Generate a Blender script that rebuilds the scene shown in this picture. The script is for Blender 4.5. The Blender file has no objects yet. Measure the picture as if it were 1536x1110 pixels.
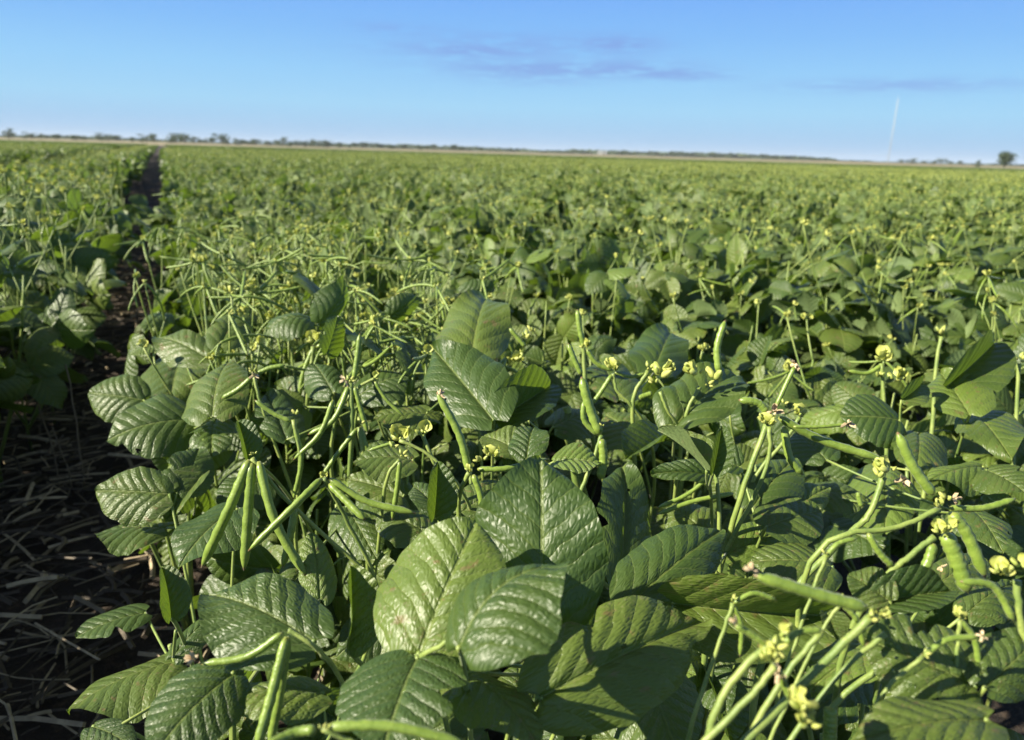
import bpy, math, random
import numpy as np
from math import radians, sin, cos, pi, sqrt
from mathutils import Matrix, Vector

# ------------------------------------------------------------------ scene, camera, light
S = bpy.context.scene
COL = S.collection
RNG = np.random.default_rng(11)
random.seed(5)
F, CX, CY, CAMH = 1110.0, 768.0, 555.0, 0.95
PITCH, ROLL = 16.3, 1.64
cam = bpy.data.cameras.new("camera")
camo = bpy.data.objects.new("camera", cam)
COL.objects.link(camo)
RM = Matrix.Rotation(pi / 2 - radians(PITCH), 3, 'X') @ Matrix.Rotation(radians(ROLL), 3, 'Z')
M4 = RM.to_4x4(); M4.translation = (0, 0, CAMH)
camo.matrix_world = M4
cam.sensor_width = 36; cam.lens = 36 * F / 1536
cam.clip_start = 0.02; cam.clip_end = 20000
cam.dof.use_dof = True; cam.dof.focus_distance = 0.72; cam.dof.aperture_fstop = 7.2
S.camera = camo
S.view_settings.view_transform = 'Standard'; S.view_settings.look = 'None'
S.view_settings.exposure = 1.3; S.view_settings.gamma = 1
S.cycles.max_bounces = 8; S.cycles.transparent_max_bounces = 8
R = np.array(RM)
SUN_AZ, SUN_EL = radians(-109), radians(32)      # azimuth clockwise from +Y
SUN = np.array([sin(SUN_AZ) * cos(SUN_EL), cos(SUN_AZ) * cos(SUN_EL), sin(SUN_EL)])
sl = bpy.data.lights.new("sun", 'SUN'); sl.energy = 5.0; sl.angle = radians(0.5); sl.color = (1, .93, .73)
so = bpy.data.objects.new("sun", sl); COL.objects.link(so)
so.rotation_euler = Vector(SUN).to_track_quat('Z', 'Y').to_euler(); so.location = (-20, 0, 30)

def ray(x, y): return R @ np.array([(x - CX) / F, -(y - CY) / F, -1.0])
def P3(x, y, d): return np.array([0, 0, CAMH]) + d * ray(x, y)
def depth(x, y, z): return (CAMH - z) / max(1e-4, -ray(x, y)[2])
def proj(p):
    q = R.T @ (np.asarray(p) - np.array([0, 0, CAMH])); return CX + F * q[0] / -q[2], CY - F * q[1] / -q[2], -q[2]

# ------------------------------------------------------------------ node helpers
class NT:
    def __init__(s, nt): s.nt = nt; nt.nodes.clear()
    def n(s, t, **k):
        o = s.nt.nodes.new(t)
        for a, b in k.items():
            if a.startswith('_'): setattr(o, a[1:], b)
        return o
    def link(s, v, sock):
        if isinstance(v, bpy.types.NodeSocket): s.nt.links.new(v, sock)
        elif v is not None: sock.default_value = v
    def m(s, op, a, b=None, c=None, clamp=False):
        o = s.nt.nodes.new('ShaderNodeMath'); o.operation = op; o.use_clamp = clamp
        for i, v in enumerate((a, b, c)):
            if v is not None: s.link(v, o.inputs[i])
        return o.outputs[0]
    def smooth(s, x, a, b, lo=0., hi=1.):
        o = s.nt.nodes.new('ShaderNodeMapRange'); o.interpolation_type = 'SMOOTHSTEP'
        for i, v in enumerate((x, a, b, lo, hi)): s.link(v, o.inputs[i])
        return o.outputs[0]
    def mix(s, f, a, b):
        o = s.nt.nodes.new('ShaderNodeMix'); o.data_type = 'RGBA'
        s.link(f, o.inputs[0]); s.link(a, o.inputs[6]); s.link(b, o.inputs[7]); return o.outputs[2]
    def xyz(s, x, y, z=0.):
        o = s.nt.nodes.new('ShaderNodeCombineXYZ')
        for i, v in enumerate((x, y, z)): s.link(v, o.inputs[i])
        return o.outputs[0]
    def noise(s, v, scale, detail=2., rough=.5):
        o = s.nt.nodes.new('ShaderNodeTexNoise'); s.link(v, o.inputs['Vector'])
        o.inputs['Scale'].default_value = scale; o.inputs['Detail'].default_value = detail; o.inputs['Roughness'].default_value = rough
        return o.outputs[0]
    def bsdf(s, **k):
        o = s.nt.nodes.new('ShaderNodeBsdfPrincipled')
        for a, v in k.items(): s.link(v, o.inputs[a.replace('_', ' ')])
        return o.outputs[0]
    def bump(s, h, strength=.5, dist=.002):
        o = s.nt.nodes.new('ShaderNodeBump'); s.link(h, o.inputs['Height'])
        o.inputs['Strength'].default_value = strength; o.inputs['Distance'].default_value = dist; return o.outputs[0]
    def out(s, sh, t='ShaderNodeOutputMaterial', sock=0):
        o = s.nt.nodes.new(t); s.link(sh, o.inputs[sock])
def newmat(name):
    m = bpy.data.materials.new(name); m.use_nodes = True; return m, NT(m.node_tree)
def rgb(*c): return (c[0], c[1], c[2], 1.0)

# ------------------------------------------------------------------ world: sky with a few thin clouds
W = bpy.data.worlds.new("World"); S.world = W; W.use_nodes = True
t = NT(W.node_tree)
sky = t.n('ShaderNodeTexSky'); sky.sky_type = 'NISHITA'; sky.sun_disc = False
sky.sun_elevation = SUN_EL; sky.sun_rotation = SUN_AZ; sky.air_density = 1.0; sky.dust_density = 0.0; sky.ozone_density = 1.6
geo = t.n('ShaderNodeTexCoord'); sep = t.n('ShaderNodeSeparateXYZ'); t.link(geo.outputs['Generated'], sep.inputs[0])
az = t.m('ARCTAN2', sep.outputs[0], sep.outputs[1]); el = t.m('ARCSINE', sep.outputs[2])
wob = t.noise(t.xyz(t.m('MULTIPLY', az, 9.), t.m('MULTIPLY', el, 60.), 0.), 2.2, 5., .6)
fine = t.noise(t.xyz(t.m('MULTIPLY', az, 20.), t.m('MULTIPLY', el, 130.), 3.), 2., 4., .6)
mask = None
for (px, py, wx, wy, a) in [(590, 42, 60, 7, .5), (700, 76, 110, 8, .8), (770, 62, 120, 13, .55), (930, 66, 62, 12, .9), (810, 104, 130, 11, 1.), (960, 100, 90, 12, .6),
                            (1030, 113, 62, 7, .9), (790, 122, 90, 8, .35), (1350, 128, 150, 9, .75), (700, 90, 200, 30, .18)]:
    d = ray(px, py); d = d / np.linalg.norm(d); a0 = math.atan2(d[0], d[1]); e0 = math.asin(d[2])
    u = t.m('DIVIDE', t.m('SUBTRACT', az, a0), wx / F); v = t.m('DIVIDE', t.m('SUBTRACT', el, e0), wy / F)
    r2 = t.m('ADD', t.m('MULTIPLY', u, u), t.m('MULTIPLY', v, v))
    g = t.m('MULTIPLY', t.m('POWER', 2.718, t.m('MULTIPLY', r2, -1.1)), a)
    mask = g if mask is None else t.m('ADD', mask, g)
mask = t.m('MULTIPLY', mask, t.smooth(t.m('ADD', t.m('MULTIPLY', wob, .7), t.m('MULTIPLY', fine, .3)), .36, .54), clamp=True)
hs = t.n('ShaderNodeHueSaturation'); hs.inputs['Saturation'].default_value = .75; hs.inputs['Value'].default_value = 1.0
t.link(sky.outputs[0], hs.inputs['Color'])
ramp = t.n('ShaderNodeValToRGB'); cr = ramp.color_ramp; t.link(t.m('DIVIDE', el, .25), ramp.inputs[0])
GR = [(0., .325, .51, .79), (.10, .335, .565, .83), (.22, .34, .64, .90), (.38, .29, .60, .93), (.56, .225, .505, .93), (.82, .168, .405, .93), (1., .14, .35, .9)]
while len(cr.elements) < len(GR): cr.elements.new(.5)
for e_, g_ in zip(cr.elements, GR): e_.position = g_[0]; e_.color = rgb(*g_[1:])
low = t.n('ShaderNodeVectorMath'); low.operation = 'SCALE'; t.link(ramp.outputs[0], low.inputs[0]); low.inputs[3].default_value = 8.0
base = t.mix(t.smooth(el, .22, .75), low.outputs[0], hs.outputs[0])
skc = t.mix(t.m('MULTIPLY', mask, .70), base, rgb(1.72, 2.8, 6.0))
bg = t.n('ShaderNodeBackground'); t.link(skc, bg.inputs[0]); bg.inputs[1].default_value = 0.052
t.out(bg.outputs[0], 'ShaderNodeOutputWorld')

# ------------------------------------------------------------------ mesh building
class MB:
    def __init__(s): s.v = []; s.f = []; s.l = []; s.m = []; s.n = 0
    def add(s, V, Fc, L=None, mat=0):
        V = np.asarray(V, float); s.v.append(V)
        s.f.extend([tuple(i + s.n for i in q) for q in Fc]); s.m.extend([mat] * len(Fc))
        s.l.append(np.zeros((len(V), 3)) if L is None else L); s.n += len(V); return s
    def mesh(s, name, mats, smooth=True):
        me = bpy.data.meshes.new(name)
        me.from_pydata(np.concatenate(s.v).tolist(), [], s.f)
        for m in mats: me.materials.append(m)
        me.polygons.foreach_set('material_index', s.m)
        me.polygons.foreach_set('use_smooth', [smooth] * len(s.f))
        a = me.attributes.new('luv', 'FLOAT_VECTOR', 'POINT'); a.data.foreach_set('vector', np.concatenate(s.l).ravel())
        me.update(); return me
    def build(s, name, mats, parent=None, smooth=True, loc=None):
        o = bpy.data.objects.new(name, s.mesh(name, mats, smooth)); COL.objects.link(o)
        if parent: o.parent = parent
        if loc is not None: o.location = loc
        return o
def link(name, me, parent=None, mat=None):
    o = bpy.data.objects.new(name, me); COL.objects.link(o)
    if parent: o.parent = parent
    if mat is not None: o.matrix_local = mat
    return o
def tag(o, label=None, cat=None, group=None, kind=None):
    if label: o['label'] = label
    if cat: o['category'] = cat
    if group: o['group'] = group
    if kind: o['kind'] = kind
    return o
def empty(name, loc, rz=0):
    o = bpy.data.objects.new(name, None); COL.objects.link(o); o.location = loc; o.rotation_euler = (0, 0, rz); o.empty_display_size = .05; return o
def nrm(v): v = np.asarray(v, float); return v / (np.linalg.norm(v) + 1e-12)
def frame(Y, N):
    Y = nrm(Y); X = nrm(np.cross(Y, N)); return np.stack([X, Y, np.cross(X, Y)], 1)
def bez(a, b, c, n):
    s = np.linspace(0, 1, n)[:, None]; return (1 - s) ** 2 * np.array(a) + 2 * s * (1 - s) * np.array(b) + s * s * np.array(c)
def spline(pts, per=6):
    p = np.array(pts, float); p = np.vstack([2 * p[0] - p[1], p, 2 * p[-1] - p[-2]]); o = []
    for i in range(1, len(p) - 2):
        for s in np.linspace(0, 1, per, endpoint=False):
            o.append(.5 * (2 * p[i] + (p[i + 1] - p[i - 1]) * s + (2 * p[i - 1] - 5 * p[i] + 4 * p[i + 1] - p[i + 2]) * s * s + (3 * p[i] - p[i - 1] - 3 * p[i + 1] + p[i + 2]) * s ** 3))
    o.append(p[-2]); return np.array(o)
def tube(path, rad, k=6, lz=0.):
    path = np.asarray(path, float); n = len(path); rad = np.broadcast_to(np.asarray(rad, float), (n,))
    T = np.gradient(path, axis=0); T /= np.linalg.norm(T, axis=1)[:, None] + 1e-12
    a = np.array([0, 0, 1.]) if abs(T[0][2]) < .8 else np.array([1., 0, 0])
    U = nrm(np.cross(T[0], a)); V = []; L = []
    ln = np.concatenate([[0], np.cumsum(np.linalg.norm(np.diff(path, axis=0), axis=1))])
    for i in range(n):
        U = nrm(U - T[i] * (U @ T[i])); B = np.cross(T[i], U)
        for j in range(k):
            th = 2 * pi * j / k; V.append(path[i] + rad[i] * (cos(th) * U + sin(th) * B)); L.append((j / k, ln[i], lz))
    Fc = [(i * k + j, i * k + (j + 1) % k, (i + 1) * k + (j + 1) % k, (i + 1) * k + j) for i in range(n - 1) for j in range(k)]
    Fc += [tuple(range(k - 1, -1, -1)), tuple((n - 1) * k + j for j in range(k))]
    return np.array(V), Fc, np.array(L)
def hairs(path, rad, n, seed, ln=.0013):
    r = np.random.default_rng(seed); path = np.asarray(path); rad = np.broadcast_to(rad, (len(path),)); T = np.gradient(path, axis=0); V = []; Fc = []
    for i in range(n):
        s = r.uniform(0, len(path) - 1.001); k = int(s); f = s - k; p = path[k] * (1 - f) + path[k + 1] * f; q = rad[k]; tt = nrm(T[k]); o = nrm(np.cross(tt, r.normal(size=3))); o2 = np.cross(tt, o)
        b0 = p + o * q * .9; l = ln * r.uniform(.6, 1.3); V += [b0 - o2 * .00006, b0 + o2 * .00006, b0 + o * l + tt * l * r.normal() * .4]; Fc.append((3 * i, 3 * i + 1, 3 * i + 2))
    return np.array(V), Fc, np.zeros((3 * n, 3))
def ball(c, r, ax=(0, 0, 1), k=8, m=5, lz=0., taper=0.):
    ax = nrm(ax); a = np.array([1., 0, 0]) if abs(ax[0]) < .8 else np.array([0, 1., 0]); U = nrm(np.cross(ax, a)); B = np.cross(ax, U)
    V = []
    for i in range(m + 1):
        ph = pi * i / m; z = -cos(ph); rr = max(sin(ph), .03) * (1 + taper * z)
        for j in range(k):
            th = 2 * pi * j / k; V.append(np.array(c) + r[1] * z * ax + r[0] * rr * (cos(th) * U + sin(th) * B))
    Fc = [(i * k + j, i * k + (j + 1) % k, (i + 1) * k + (j + 1) % k, (i + 1) * k + j) for i in range(m) for j in range(k)]
    return np.array(V), Fc, np.tile([0, 0, lz], (len(V), 1))

# ------------------------------------------------------------------ materials
VEINS = 7.4
def leaf_material(name, c1, c2, vein, rough, fine=True):
    m, t = newmat(name)
    at = t.n('ShaderNodeAttribute'); at.attribute_name = 'luv'
    sp = t.n('ShaderNodeSeparateXYZ'); t.link(at.outputs['Vector'], sp.inputs[0]); X, Y, Z = sp.outputs
    oi = t.n('ShaderNodeObjectInfo'); rnd = t.m('FRACT', t.m('ADD', Z, t.m('MULTIPLY', oi.outputs['Random'], 3.7)))
    ax = t.m('ABSOLUTE', X)
    lc = t.xyz(t.m('ADD', X, t.m('MULTIPLY', rnd, 7.)), Y, t.m('MULTIPLY', rnd, 13.))
    nz = t.noise(lc, 6., 3.)
    s = t.m('MULTIPLY', t.m('SUBTRACT', Y, t.m('SUBTRACT', t.m('MULTIPLY', ax, .95), t.m('MULTIPLY', t.m('MULTIPLY', ax, ax), .5))), VEINS)
    s = t.m('ADD', s, t.m('MULTIPLY', t.m('SUBTRACT', nz, .5), .55))
    s = t.m('ADD', s, t.m('MULTIPLY', t.m('GREATER_THAN', X, 0.), .35))
    dv = t.m('SUBTRACT', .5, t.m('ABSOLUTE', t.m('SUBTRACT', t.m('FRACT', s), .5)))
    lat = t.smooth(dv, 0., .09, 1., 0.); mid = t.smooth(ax, .004, .018, 1., 0.)
    vm = t.m('MAXIMUM', t.m('MULTIPLY', lat, .45), mid)
    big = t.noise(lc, 2.3, 2.)
    col = t.mix(t.smooth(t.m('ADD', t.m('MULTIPLY', big, .5), t.m('MULTIPLY', rnd, .6)), .25, .85), rgb(*c1), rgb(*c2))
    yng = t.smooth(rnd, .82, 1., 0., .75)
    col = t.mix(yng, col, rgb(.13, .20, .035))
    spn = t.noise(lc, 42., 3., .6); age = t.smooth(rnd, .4, .5)
    spots = t.m('MULTIPLY', t.m('MULTIPLY', t.smooth(spn, .55, .66), t.smooth(big, .40, .58)), age)
    col = t.mix(t.m('MULTIPLY', spots, .6), col, rgb(.20, .19, .09))
    bl = t.m('MULTIPLY', t.smooth(t.noise(lc, 9., 4., .6), .60, .69), t.smooth(rnd, .3, .42)); col = t.mix(t.m('MULTIPLY', bl, .75), col, rgb(.17, .12, .05))
    col = t.mix(t.m('MULTIPLY', vm, .42), col, rgb(*vein))
    gm = t.n('ShaderNodeNewGeometry'); back = gm.outputs['Backfacing']
    col = t.mix(t.m('MULTIPLY', back, .55), col, rgb(.17, .235, .10))
    nrmal = None
    if fine:
        vo = t.n('ShaderNodeTexVoronoi'); vo.feature = 'DISTANCE_TO_EDGE'; vo.inputs['Scale'].default_value = 1.0
        t.link(t.xyz(t.m('MULTIPLY', s, 2.6), t.m('MULTIPLY', ax, 30.), t.m('MULTIPLY', rnd, 9.)), vo.inputs['Vector'])
        cell = t.smooth(vo.outputs['Distance'], 0., .35)
        h = t.m('ADD', t.m('MULTIPLY', t.m('SQRT', dv), 1.15), t.m('MULTIPLY', cell, .22))
        h = t.m('ADD', h, t.m('MULTIPLY', t.noise(lc, 16., 2.), .35))
        h = t.m('SUBTRACT', h, t.m('MULTIPLY', mid, .5))
        nrmal = t.bump(h, .85, .0018)
    ro = t.m('ADD', t.m('ADD', rough - .06, t.m('MULTIPLY', nz, .14)), t.m('MULTIPLY', back, .25))
    p = t.bsdf(Base_Color=col, Roughness=ro, Normal=nrmal, Specular_IOR_Level=.55)
    tr = t.n('ShaderNodeBsdfTranslucent'); t.link(t.mix(t.m('MULTIPLY', vm, .4), rgb(.17, .27, .02), rgb(.09, .13, .02)), tr.inputs[0])
    if nrmal is not None: t.link(nrmal, tr.inputs[1])
    mx = t.n('ShaderNodeMixShader'); mx.inputs[0].default_value = .29
    t.link(p, mx.inputs[1]); t.link(tr.outputs[0], mx.inputs[2]); t.out(mx.outputs[0])
    return m
M_LEAF = leaf_material("bean_leaf", (.046, .082, .016), (.108, .152, .026), (.22, .27, .07), .435)
M_FAR = leaf_material("bean_leaf_far", (.050, .086, .017), (.112, .150, .028), (.22, .29, .075), .42, fine=False)
def stem_material(name, a, b, rough=.5, hair=.12, tip=0.):
    m, t = newmat(name)
    at = t.n('ShaderNodeAttribute'); at.attribute_name = 'luv'; sp = t.n('ShaderNodeSeparateXYZ'); t.link(at.outputs['Vector'], sp.inputs[0])
    oi = t.n('ShaderNodeObjectInfo'); tc = t.n('ShaderNodeTexCoord')
    n1 = t.noise(t.xyz(t.m('MULTIPLY', oi.outputs['Random'], 9.), t.m('MULTIPLY', sp.outputs[1], 25.), t.m('MULTIPLY', sp.outputs[2], 9.)), 1., 3.)
    col = t.mix(t.smooth(n1, .3, .7), rgb(*a), rgb(*b))
    n2 = t.noise(tc.outputs['Object'], 420., 2.)
    col = t.mix(t.smooth(n2, .55, .75, 0., .35), col, rgb(min(1, b[0] * 1.7), min(1, b[1] * 1.5), b[2] * 1.5))
    if tip: col = t.mix(t.smooth(sp.outputs[2], .955, .985), col, rgb(.16, .10, .045)); col = t.mix(t.smooth(sp.outputs[2], .0, .06, .7, 0.), col, rgb(.24, .25, .06))
    p = t.bsdf(Base_Color=col, Roughness=rough, Normal=t.bump(n2, .5, .0006), Sheen_Weight=hair, Sheen_Roughness=.4, Subsurface_Weight=0.)
    t.out(p); return m
M_STEM = stem_material("bean_stem", (.115, .18, .036), (.24, .29, .068))
M_POD = stem_material("bean_pod", (.125, .19, .026), (.19, .265, .045), .38, .12, 1.)
def simple(name, c1, c2, rough=.6, scale=40., trans=None, bump=.3):
    m, t = newmat(name); tc = t.n('ShaderNodeTexCoord'); oi = t.n('ShaderNodeObjectInfo')
    n = t.noise(tc.outputs['Object'], scale, 4.)
    col = t.mix(t.smooth(n, .3, .7), rgb(*c1), rgb(*c2))
    p = t.bsdf(Base_Color=col, Roughness=rough, Normal=t.bump(n, bump, .002))
    if trans:
        tr = t.n('ShaderNodeBsdfTranslucent'); tr.inputs[0].default_value = rgb(*trans); mx = t.n('ShaderNodeMixShader'); mx.inputs[0].default_value = .29
        t.link(p, mx.inputs[1]); t.link(tr.outputs[0], mx.inputs[2]); p = mx.outputs[0]
    t.out(p); return m
M_FLOWER = simple("bean_flower", (.42, .45, .09), (.56, .57, .18), .55, 120., (.45, .48, .08))
M_BUD = simple("bean_bud", (.24, .30, .06), (.40, .43, .12), .5, 150.)
M_DRY = simple("dried_petal", (.38, .27, .15), (.58, .47, .30), .8, 200.)
M_STRAW, t = newmat("dry_straw"); at = t.n('ShaderNodeAttribute'); at.attribute_name = 'luv'; sp_ = t.n('ShaderNodeSeparateXYZ'); t.link(at.outputs['Vector'], sp_.inputs[0])
n_ = t.noise(t.n('ShaderNodeTexCoord').outputs['Object'], 60., 4.); cs = t.mix(t.smooth(sp_.outputs[2], .45, .95), rgb(.055, .040, .028), rgb(.46, .36, .23))
cs = t.mix(t.smooth(n_, .35, .7, 0., .5), cs, rgb(.12, .09, .06)); t.out(t.bsdf(Base_Color=cs, Roughness=.7, Normal=t.bump(n_, .3, .002)))

# ------------------------------------------------------------------ leaflets
def leaf_arr(nu, nv, fold=.15, droop=.5, curl=.25, wave=.02, quilt=.010, asym=0., seed=0, bite=0, tw=0.):
    r = np.random.default_rng(seed); ratio = .84
    v = (1 - np.cos(pi * np.linspace(0, 1, nv + 1))) / 2 * .6 + np.linspace(0, 1, nv + 1) * .4
    u = np.linspace(-1, 1, nu + 1); VV, UU = np.meshgrid(v, u, indexing='ij')
    e1, e2, ac = r.uniform(.38, .50), r.uniform(.56, .78), r.uniform(.04, .24)
    w = np.maximum(VV, 1e-4) ** e1 * np.maximum(1 - VV, 0) ** e2; vm = e1 / (e1 + e2); w /= vm ** e1 * (1 - vm) ** e2
    w = w * (1 - ac * np.exp(-((VV - .93) / .10) ** 2)); w = np.maximum(w, .010) * ratio / 2
    w = w * (1 + asym * np.sign(UU)) * (1 + .02 * np.sin(VV * 23 + seed) + .015 * np.sin(VV * 41 + 2 * seed))
    for b in range(bite):
        bv, bs, bw = r.uniform(.35, .85), r.choice([-1, 1]), r.uniform(.03, .06)
        w = w * (1 - .38 * np.exp(-((VV - bv) / bw) ** 2) * (np.sign(UU) == bs))
    x = UU * w; ax = np.abs(x); y = VV - .10 * (1 - VV) ** 4 * UU * UU * (VV > .001)
    s = (VV - .95 * ax + .5 * ax * ax) * VEINS + .35 * (x > 0)
    q = np.sqrt(np.abs(np.sin(pi * s))); env = np.clip(ax / .05, 0, 1) * np.clip((1 - np.abs(UU)) * 5 + .35, 0, 1)
    z = quilt * q * env - .012 * np.exp(-(ax / .022) ** 2)
    z = z + wave * np.abs(UU) ** 2 * np.sin(VV * r.uniform(7, 13) + r.uniform(0, 6) + (UU > 0) * 2.1) + .03 * r.normal() * UU * np.sin(VV * 4)
    # lateral arch (edges down) then V fold (edges up)
    z = z - curl * ax * ax * 2.2 + fold * ax
    # bending along the midrib
    k = droop + 1e-3; ang = k * y
    yy = np.sin(ang) / k - z * 0 + np.sin(ang) * z * 1.0; zz = -(1 - np.cos(ang)) / k + z * np.cos(ang)
    xx = x + tw * VV * zz
    if tw: a = tw * VV; xx, zz = x * np.cos(a) - zz * np.sin(a), x * np.sin(a) + zz * np.cos(a)
    V = np.stack([xx, yy, zz], -1).reshape(-1, 3)
    tip = V[(nu + 1) * nv + nu // 2]; Ln = np.hypot(tip[1], tip[2]); c, sn = tip[1] / Ln, tip[2] / Ln
    V = np.stack([V[:, 0] / ratio, (V[:, 1] * c + V[:, 2] * sn) / Ln, (-V[:, 1] * sn + V[:, 2] * c) / Ln], 1)
    L = np.stack([x, VV, np.zeros_like(x)], -1).reshape(-1, 3)
    k = nu + 1
    Fc = [(i * k + j, i * k + j + 1, (i + 1) * k + j + 1, (i + 1) * k + j) for i in range(nv) for j in range(nu)]
    for b in range(bite):
        cx, cy, ra = r.uniform(-.3, .3), r.uniform(.25, .8), r.uniform(.012, .03)
        Fc = [q for q in Fc if np.hypot(L[q[0], 0] - cx, L[q[0], 1] - cy) > ra * (1 + .3 * sin(q[0] * 2.3))]
    return V, Fc, L
LEAFP = []   # (kind, parameters)
for i in range(8): LEAFP.append(('n', dict(fold=RNG.uniform(.02, .25), droop=RNG.uniform(.2, .9), curl=RNG.uniform(.1, .6), wave=RNG.uniform(.015, .06), bite=(i % 3 == 1), quilt=RNG.uniform(.003, .012), asym=RNG.uniform(-.12, .12), seed=i, tw=RNG.uniform(-.25, .25))))
for i in range(3): LEAFP.append(('f', dict(fold=RNG.uniform(.7, 1.1), droop=RNG.uniform(.3, .8), curl=.2, wave=.03, quilt=.010, seed=20 + i, tw=RNG.uniform(-.3, .3))))
for i in range(3): LEAFP.append(('d', dict(fold=.05, droop=RNG.uniform(1.4, 2.0), curl=.6, wave=.03, quilt=.011, seed=30 + i, tw=RNG.uniform(-.3, .3))))
for i in range(2): LEAFP.append(('c', dict(fold=.35, droop=.7, curl=.3, wave=.05, quilt=.022, seed=40 + i)))
for i in range(3): LEAFP.append(('b', dict(fold=.15, droop=.6, curl=.3, wave=.035, quilt=.012, seed=50 + i, bite=2 + i, tw=.15)))
KIND = {}
for i, (k, _) in enumerate(LEAFP): KIND.setdefault(k, []).append(i)
def leaf_mesh(i):
    b = MB(); b.add(*leaf_arr(26, 46, **LEAFP[i][1])); return b.mesh("leaflet", [M_LEAF])
LEAF_HI = [leaf_mesh(i) for i in range(len(LEAFP))]
LEAF_MID = [leaf_arr(6, 8, **p) for _, p in LEAFP]
LEAF_LO = [leaf_arr(2, 3, **dict(p, quilt=0.)) for _, p in LEAFP[:12]]
def mat4(Rm, sc, loc):
    m = Matrix.Identity(4)
    for j in range(3):
        for i in range(3): m[i][j] = float(Rm[i, j] * sc[j])
        m[j][3] = float(loc[j])
    return m

# ------------------------------------------------------------------ pods, flowers
def pod_arr(path, r, k=8, lz=0.):
    n = len(path); s = np.linspace(0, 1, n)
    rad = r * np.minimum(1, np.minimum((s / .05 + .35), ((1 - s) / .16) ** .6 + .10)) * (1 + .10 * np.cos(s * 2 * pi * 11))
    V, Fc, L = tube(path, rad, k, lz); L[:, 2] = np.repeat(s, k); return V, Fc, L
def petal(c, d, n, w, l, cup, k=4):
    fr = frame(d, n); V = []
    for i in range(k + 1):
        v = i / k; ww = w * (.3 + .7 * sin(pi * min(1, v * .75 + .12)))
        for u in (-1, -.5, 0, .5, 1):
            V.append(np.array(c) + fr @ np.array([u * ww * .5, l * v * (1 - .2 * u * u), cup * (u * u * w * .5 + v * v * l * .6)]))
    return np.array(V), [(i * 5 + j, i * 5 + j + 1, (i + 1) * 5 + j + 1, (i + 1) * 5 + j) for i in range(k) for j in range(4)], None
def flower_mb(seed, nbud=5, nopen=1, lo=False):
    r = np.random.default_rng(seed); b = MB()
    for i in range(nbud):
        a = r.uniform(0, 2 * pi); d = nrm([cos(a) * .8, sin(a) * .8, r.uniform(.1, 1.1)]); c = d * r.uniform(.003, .006)
        L = r.uniform(.003, .0058)
        b.add(*ball(c + d * L * .6, (L * .5, L), d, 4 if lo else 7, 3 if lo else 5, taper=-.25), mat=0 if r.random() < .6 else 1)
    for i in range(nopen):
        a = r.uniform(0, 2 * pi); d = nrm([cos(a), sin(a), r.uniform(.4, 1.2)]); c = d * .005; up = nrm(np.array([0, 0, 1.]) + .4 * r.normal(size=3))
        side = nrm(np.cross(d, up)); q = r.uniform(.75, 1.1)
        if lo:
            b.add(*petal(c, d, up, .014 * q, .012 * q, .5, 1), mat=1); b.add(*petal(c, d, side, .012 * q, .012 * q, .5, 1), mat=1)
        else:
            b.add(*petal(c, nrm(d + .5 * up), -d + up * .2, .017 * q, .013 * q, .55), mat=1)
            b.add(*petal(c, nrm(d + .5 * side), -side, .010 * q, .012 * q, .7), mat=1)
            b.add(*petal(c, nrm(d - .5 * side), side, .010 * q, .012 * q, .7), mat=1)
            th = np.linspace(0, 4.2, 10)[:, None]
            b.add(*tube(c + d * .005 + (np.sin(th) * d + (1 - np.cos(th)) * up * .8) * .0036, np.linspace(.0022, .0009, 10), 6), mat=0)
    return b
FLOW = [flower_mb(i, 4 + i % 3, (0, 1, 2, 1, 0, 1)[i]).mesh("flower_head", [M_BUD, M_FLOWER]) for i in range(6)]
DRYF = []
for i in range(2):
    b = MB(); r = np.random.default_rng(70 + i)
    for k in range(4):
        d = nrm(r.normal(size=3)); b.add(*petal(d * .001, d, r.normal(size=3), .006, .007, 1.2))
    DRYF.append(b.mesh("dried_flower", [M_DRY]))
FL_LO = [flower_mb(80 + i, 3, 2, True) for i in range(4)]
PODU = []
for i in range(5):
    s = np.linspace(0, 1, 18)[:, None]; c = (.5, .3, .85, .18, .65)[i]
    path = np.hstack([np.zeros_like(s), c * s * s * .6 * (1 if i % 2 else -1), s])
    PODU.append(path)
POD_HI = []
for p in PODU:
    b = MB(); b.add(*pod_arr(p, .030, 9)); POD_HI.append(b.mesh("pod", [M_POD]))
POD_LO = [pod_arr(p[::4], .030, 4) for p in PODU]

# ------------------------------------------------------------------ row geometry
dr = ray(240, 216); YAW = math.atan2(dr[0], dr[1])
RV = np.array([sin(YAW), cos(YAW)]); LV = np.array([cos(YAW), -sin(YAW)])
def rowxy(lat, along): return LV * lat + RV * along
def lat_along(x, y): p = np.array([x, y]); return p @ LV, p @ RV

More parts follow.
